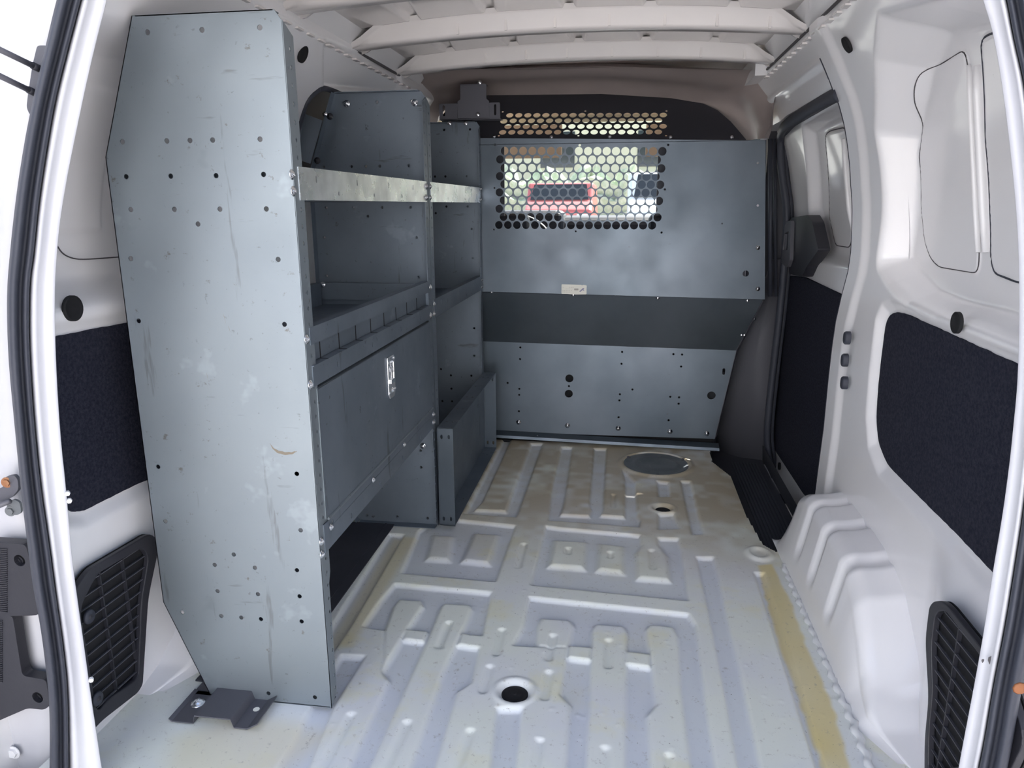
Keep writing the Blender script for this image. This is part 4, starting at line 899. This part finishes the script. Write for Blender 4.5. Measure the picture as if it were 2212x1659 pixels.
def rbox(a,b,name,m,parent,w=.03): 
    mb=MB(); mb.box(a,b); return bevel(mb.ob(name,m,parent),w,4)
ds=empty('dashboard',(-.14,3.75,.3),'black dashboard below the windscreen seen through the partition holes','dashboard')
rbox((-.95,3.55,.30),(.65,4.1,.845),'dash_body','plastic',ds,.06); rbox((-.66,3.50,.60),(-.28,3.75,.875),'instrument_hood','plastic',ds,.04)
for sx,lab in ((-.50,'driver seat, left dark rounded seat back seen through the holes'),(.22,'passenger seat, right dark rounded seat back seen through the holes')):
    s_=empty('cab_seat',(sx,3.0,0),lab,'seat','cab seats beyond the partition'); rbox((sx-.25,2.90,.25),(sx+.25,3.05,.80),'backrest','dark_steel',s_,.07); rbox((sx-.25,2.95,.10),(sx+.25,3.40,.28),'cushion','dark_steel',s_,.05); rbox((sx-.13,2.92,.78),(sx+.13,3.00,.87),'headrest','dark_steel',s_,.035)
sw=empty('steering_wheel',(-.50,3.34,.75),'black steering wheel arc beyond the partition','wheel')
mb=MB(); mb.tube([(-.50+.19*math.cos(a),3.34+.06*math.sin(a),.68+.17*math.sin(a)) for a in np.linspace(0,2*math.pi,41)[:-1]],.014,8,True); mb.ob('rim','plastic',sw,True); mb=MB(); mb.box((-.56,3.33,.70),(-.44,3.40,.78)); mb.box((-.68,3.33,.73),(-.32,3.35,.75)); mb.ob('hub','plastic',sw)
for sx,lab in ((-.46,'left beige sun visor above the windscreen'),(.28,'right beige sun visor above the windscreen')): tag(rbox((sx-.20,3.36,1.10),(sx+.18,3.375,1.24),'sun_visor','beige',None,.006),lab,'visor','sun visors')
tag(rbox((.24,3.05,1.175),(.46,3.08,1.235),'rear_view_mirror','plastic',None,.012),'dark rear-view mirror seen through the header holes','mirror')
rbox((-.62,2.78,.90),(-.545,2.80,1.14),'frame_post','dark_steel',pt,.004); rbox((-.53,2.74,.86),(-.437,2.75,1.125),'frame_post','dark_steel',pt,.002); rbox((.11,2.74,.86),(.20,2.75,1.125),'frame_post','dark_steel',pt,.002)
# outside world
GZ=-.55
mb=MB(); mb.box((-60,-60,GZ-.1),(60,90,GZ)); tag(mb.ob('ground','asphalt'),'sunlit paved ground around the van',kind='structure')
rc=empty('red_car',(-1.9,22,GZ),'red vehicle with dark windscreen parked ahead of the van','car')
def car(root,cx,cy,w,l,hh,zb,body):
    pr=[(0,.25),(0,.95),(.5,1.22),(.95,hh),(l*.75,hh),(l-.2,1.0),(l,.9),(l,.25)]
    mb=MB(); mb.prism([(cx-w/2,cy+y,zb+z) for y,z in pr],(w,0,0)); bevel(mb.ob('body',body,root),.08,3)
    mb=MB(); mb.prism([(cx-w/2+.12,cy+.50,zb+1.24),(cx+w/2-.12,cy+.50,zb+1.24),(cx+w/2-.2,cy+.86,zb+hh-.05),(cx-w/2+.2,cy+.86,zb+hh-.05)],(0,-.02,.0)); mb.ob('windscreen','glass_dark',root)
    for s_ in (-1,1):
        for y in (.8,l-.9):
            mb=MB(); mb.cyl((cx+s_*(w/2-.22),cy+y,zb+.33),(s_,0,0),.33,.24,24); mb.ob('wheel','rubber',root,True)
        mb=MB(); mb.box((cx+s_*w*.36-.15,cy-.02,zb+.7),(cx+s_*w*.36+.15,cy+.01,zb+.85)); mb.ob('headlamp','paint_plain',root)
    mb=MB(); mb.box((cx-.45,cy-.02,zb+.62),(cx+.45,cy+.01,zb+.80)); mb.ob('grille','plastic',root)
car(rc,-1.85,21,1.9,4.6,1.72,GZ+.35,'red')
wcar=empty('white_car',(1.1,14,GZ),'white vehicle parked ahead to the right beyond the windscreen','car'); car(wcar,1.0,15,1.9,4.6,1.75,GZ+.35,'white_car')
mb=MB(); mb.box((-14,12,GZ),(12,34,GZ+.35)); tag(mb.ob('raised_pavement','asphalt'),'raised pale pavement ahead of the van under the parked cars','pavement')
bm=bmesh.new(); R_=random.Random(4)
for cx_ in (-9,-6.8,-4.6,-2.4,-.2,2.0,4.2,6.4):
    q=bmesh.ops.create_icosphere(bm,subdivisions=4,radius=1)['verts']
    for v in q:
        k=1+.14*math.sin(v.co.x*9+cx_)+.12*math.sin(v.co.z*11+v.co.y*7)+R_.uniform(-.08,.08); v.co=Vector((v.co.x*1.7*k+cx_,v.co.y*1.5*k+30,max(0,(v.co.z+.9))*1.15*k+GZ+.37))
me=D.meshes.new('hedge'); bm.to_mesh(me); bm.free(); me.materials.append(M['hedge']); o=D.objects.new('hedge',me); COL.objects.link(o); tag(o,'rounded green hedge beyond the parked cars','hedge')
bl=empty('building',(-2,36,GZ),'pale cream building beyond the hedge','building'); mb=MB(); mb.box((-16,36,GZ),(14,44,6)); mb.ob('wall','render_wall',bl)
for i in range(6): mb=MB(); x=-13+i*4.5; mb.box((x,35.95,2.6),(x+1.6,36.02,4.2)); mb.ob('window','glass_dark',bl)

b2=empty('building',(0,-7,GZ),'unseen pale building added behind the open rear doors to bounce sunlight into the van','building'); mb=MB(); mb.box((-13,-8,GZ),(13,-7,5.2)); mb.ob('wall','bounce_wall',b2)  # unseen building, added so its sunlit wall throws light into the van
for i in range(5): mb=MB(); x=-10+i*4.6; mb.box((x,-7.02,.6),(x+1.5,-6.97,2.2)); mb.ob('window','glass_dark',b2)  # windows of the added unseen building
# the two rear doors, swung open
for k,(x,nm_,lab) in enumerate(((-1.035,'door_2','white rear door swung open on the left'),(.735,'door_3','white rear door swung open on the right'))):
    r=empty(nm_,(x,.80,0),lab,kind='structure'); sg=-1 if x<0 else 1
    mb=MB(); mb.box((min(x,x+sg*.05),.12,-.25),(max(x,x+sg*.05),.80,1.15)); bevel(mb.ob('door_skin','paint_plain',r),.02,3)
    mb=MB(); mb.box((x-sg*.002-.003,.20,.62),(x-sg*.002+.003,.70,1.05)); mb.ob('door_window','glass_dark',r)
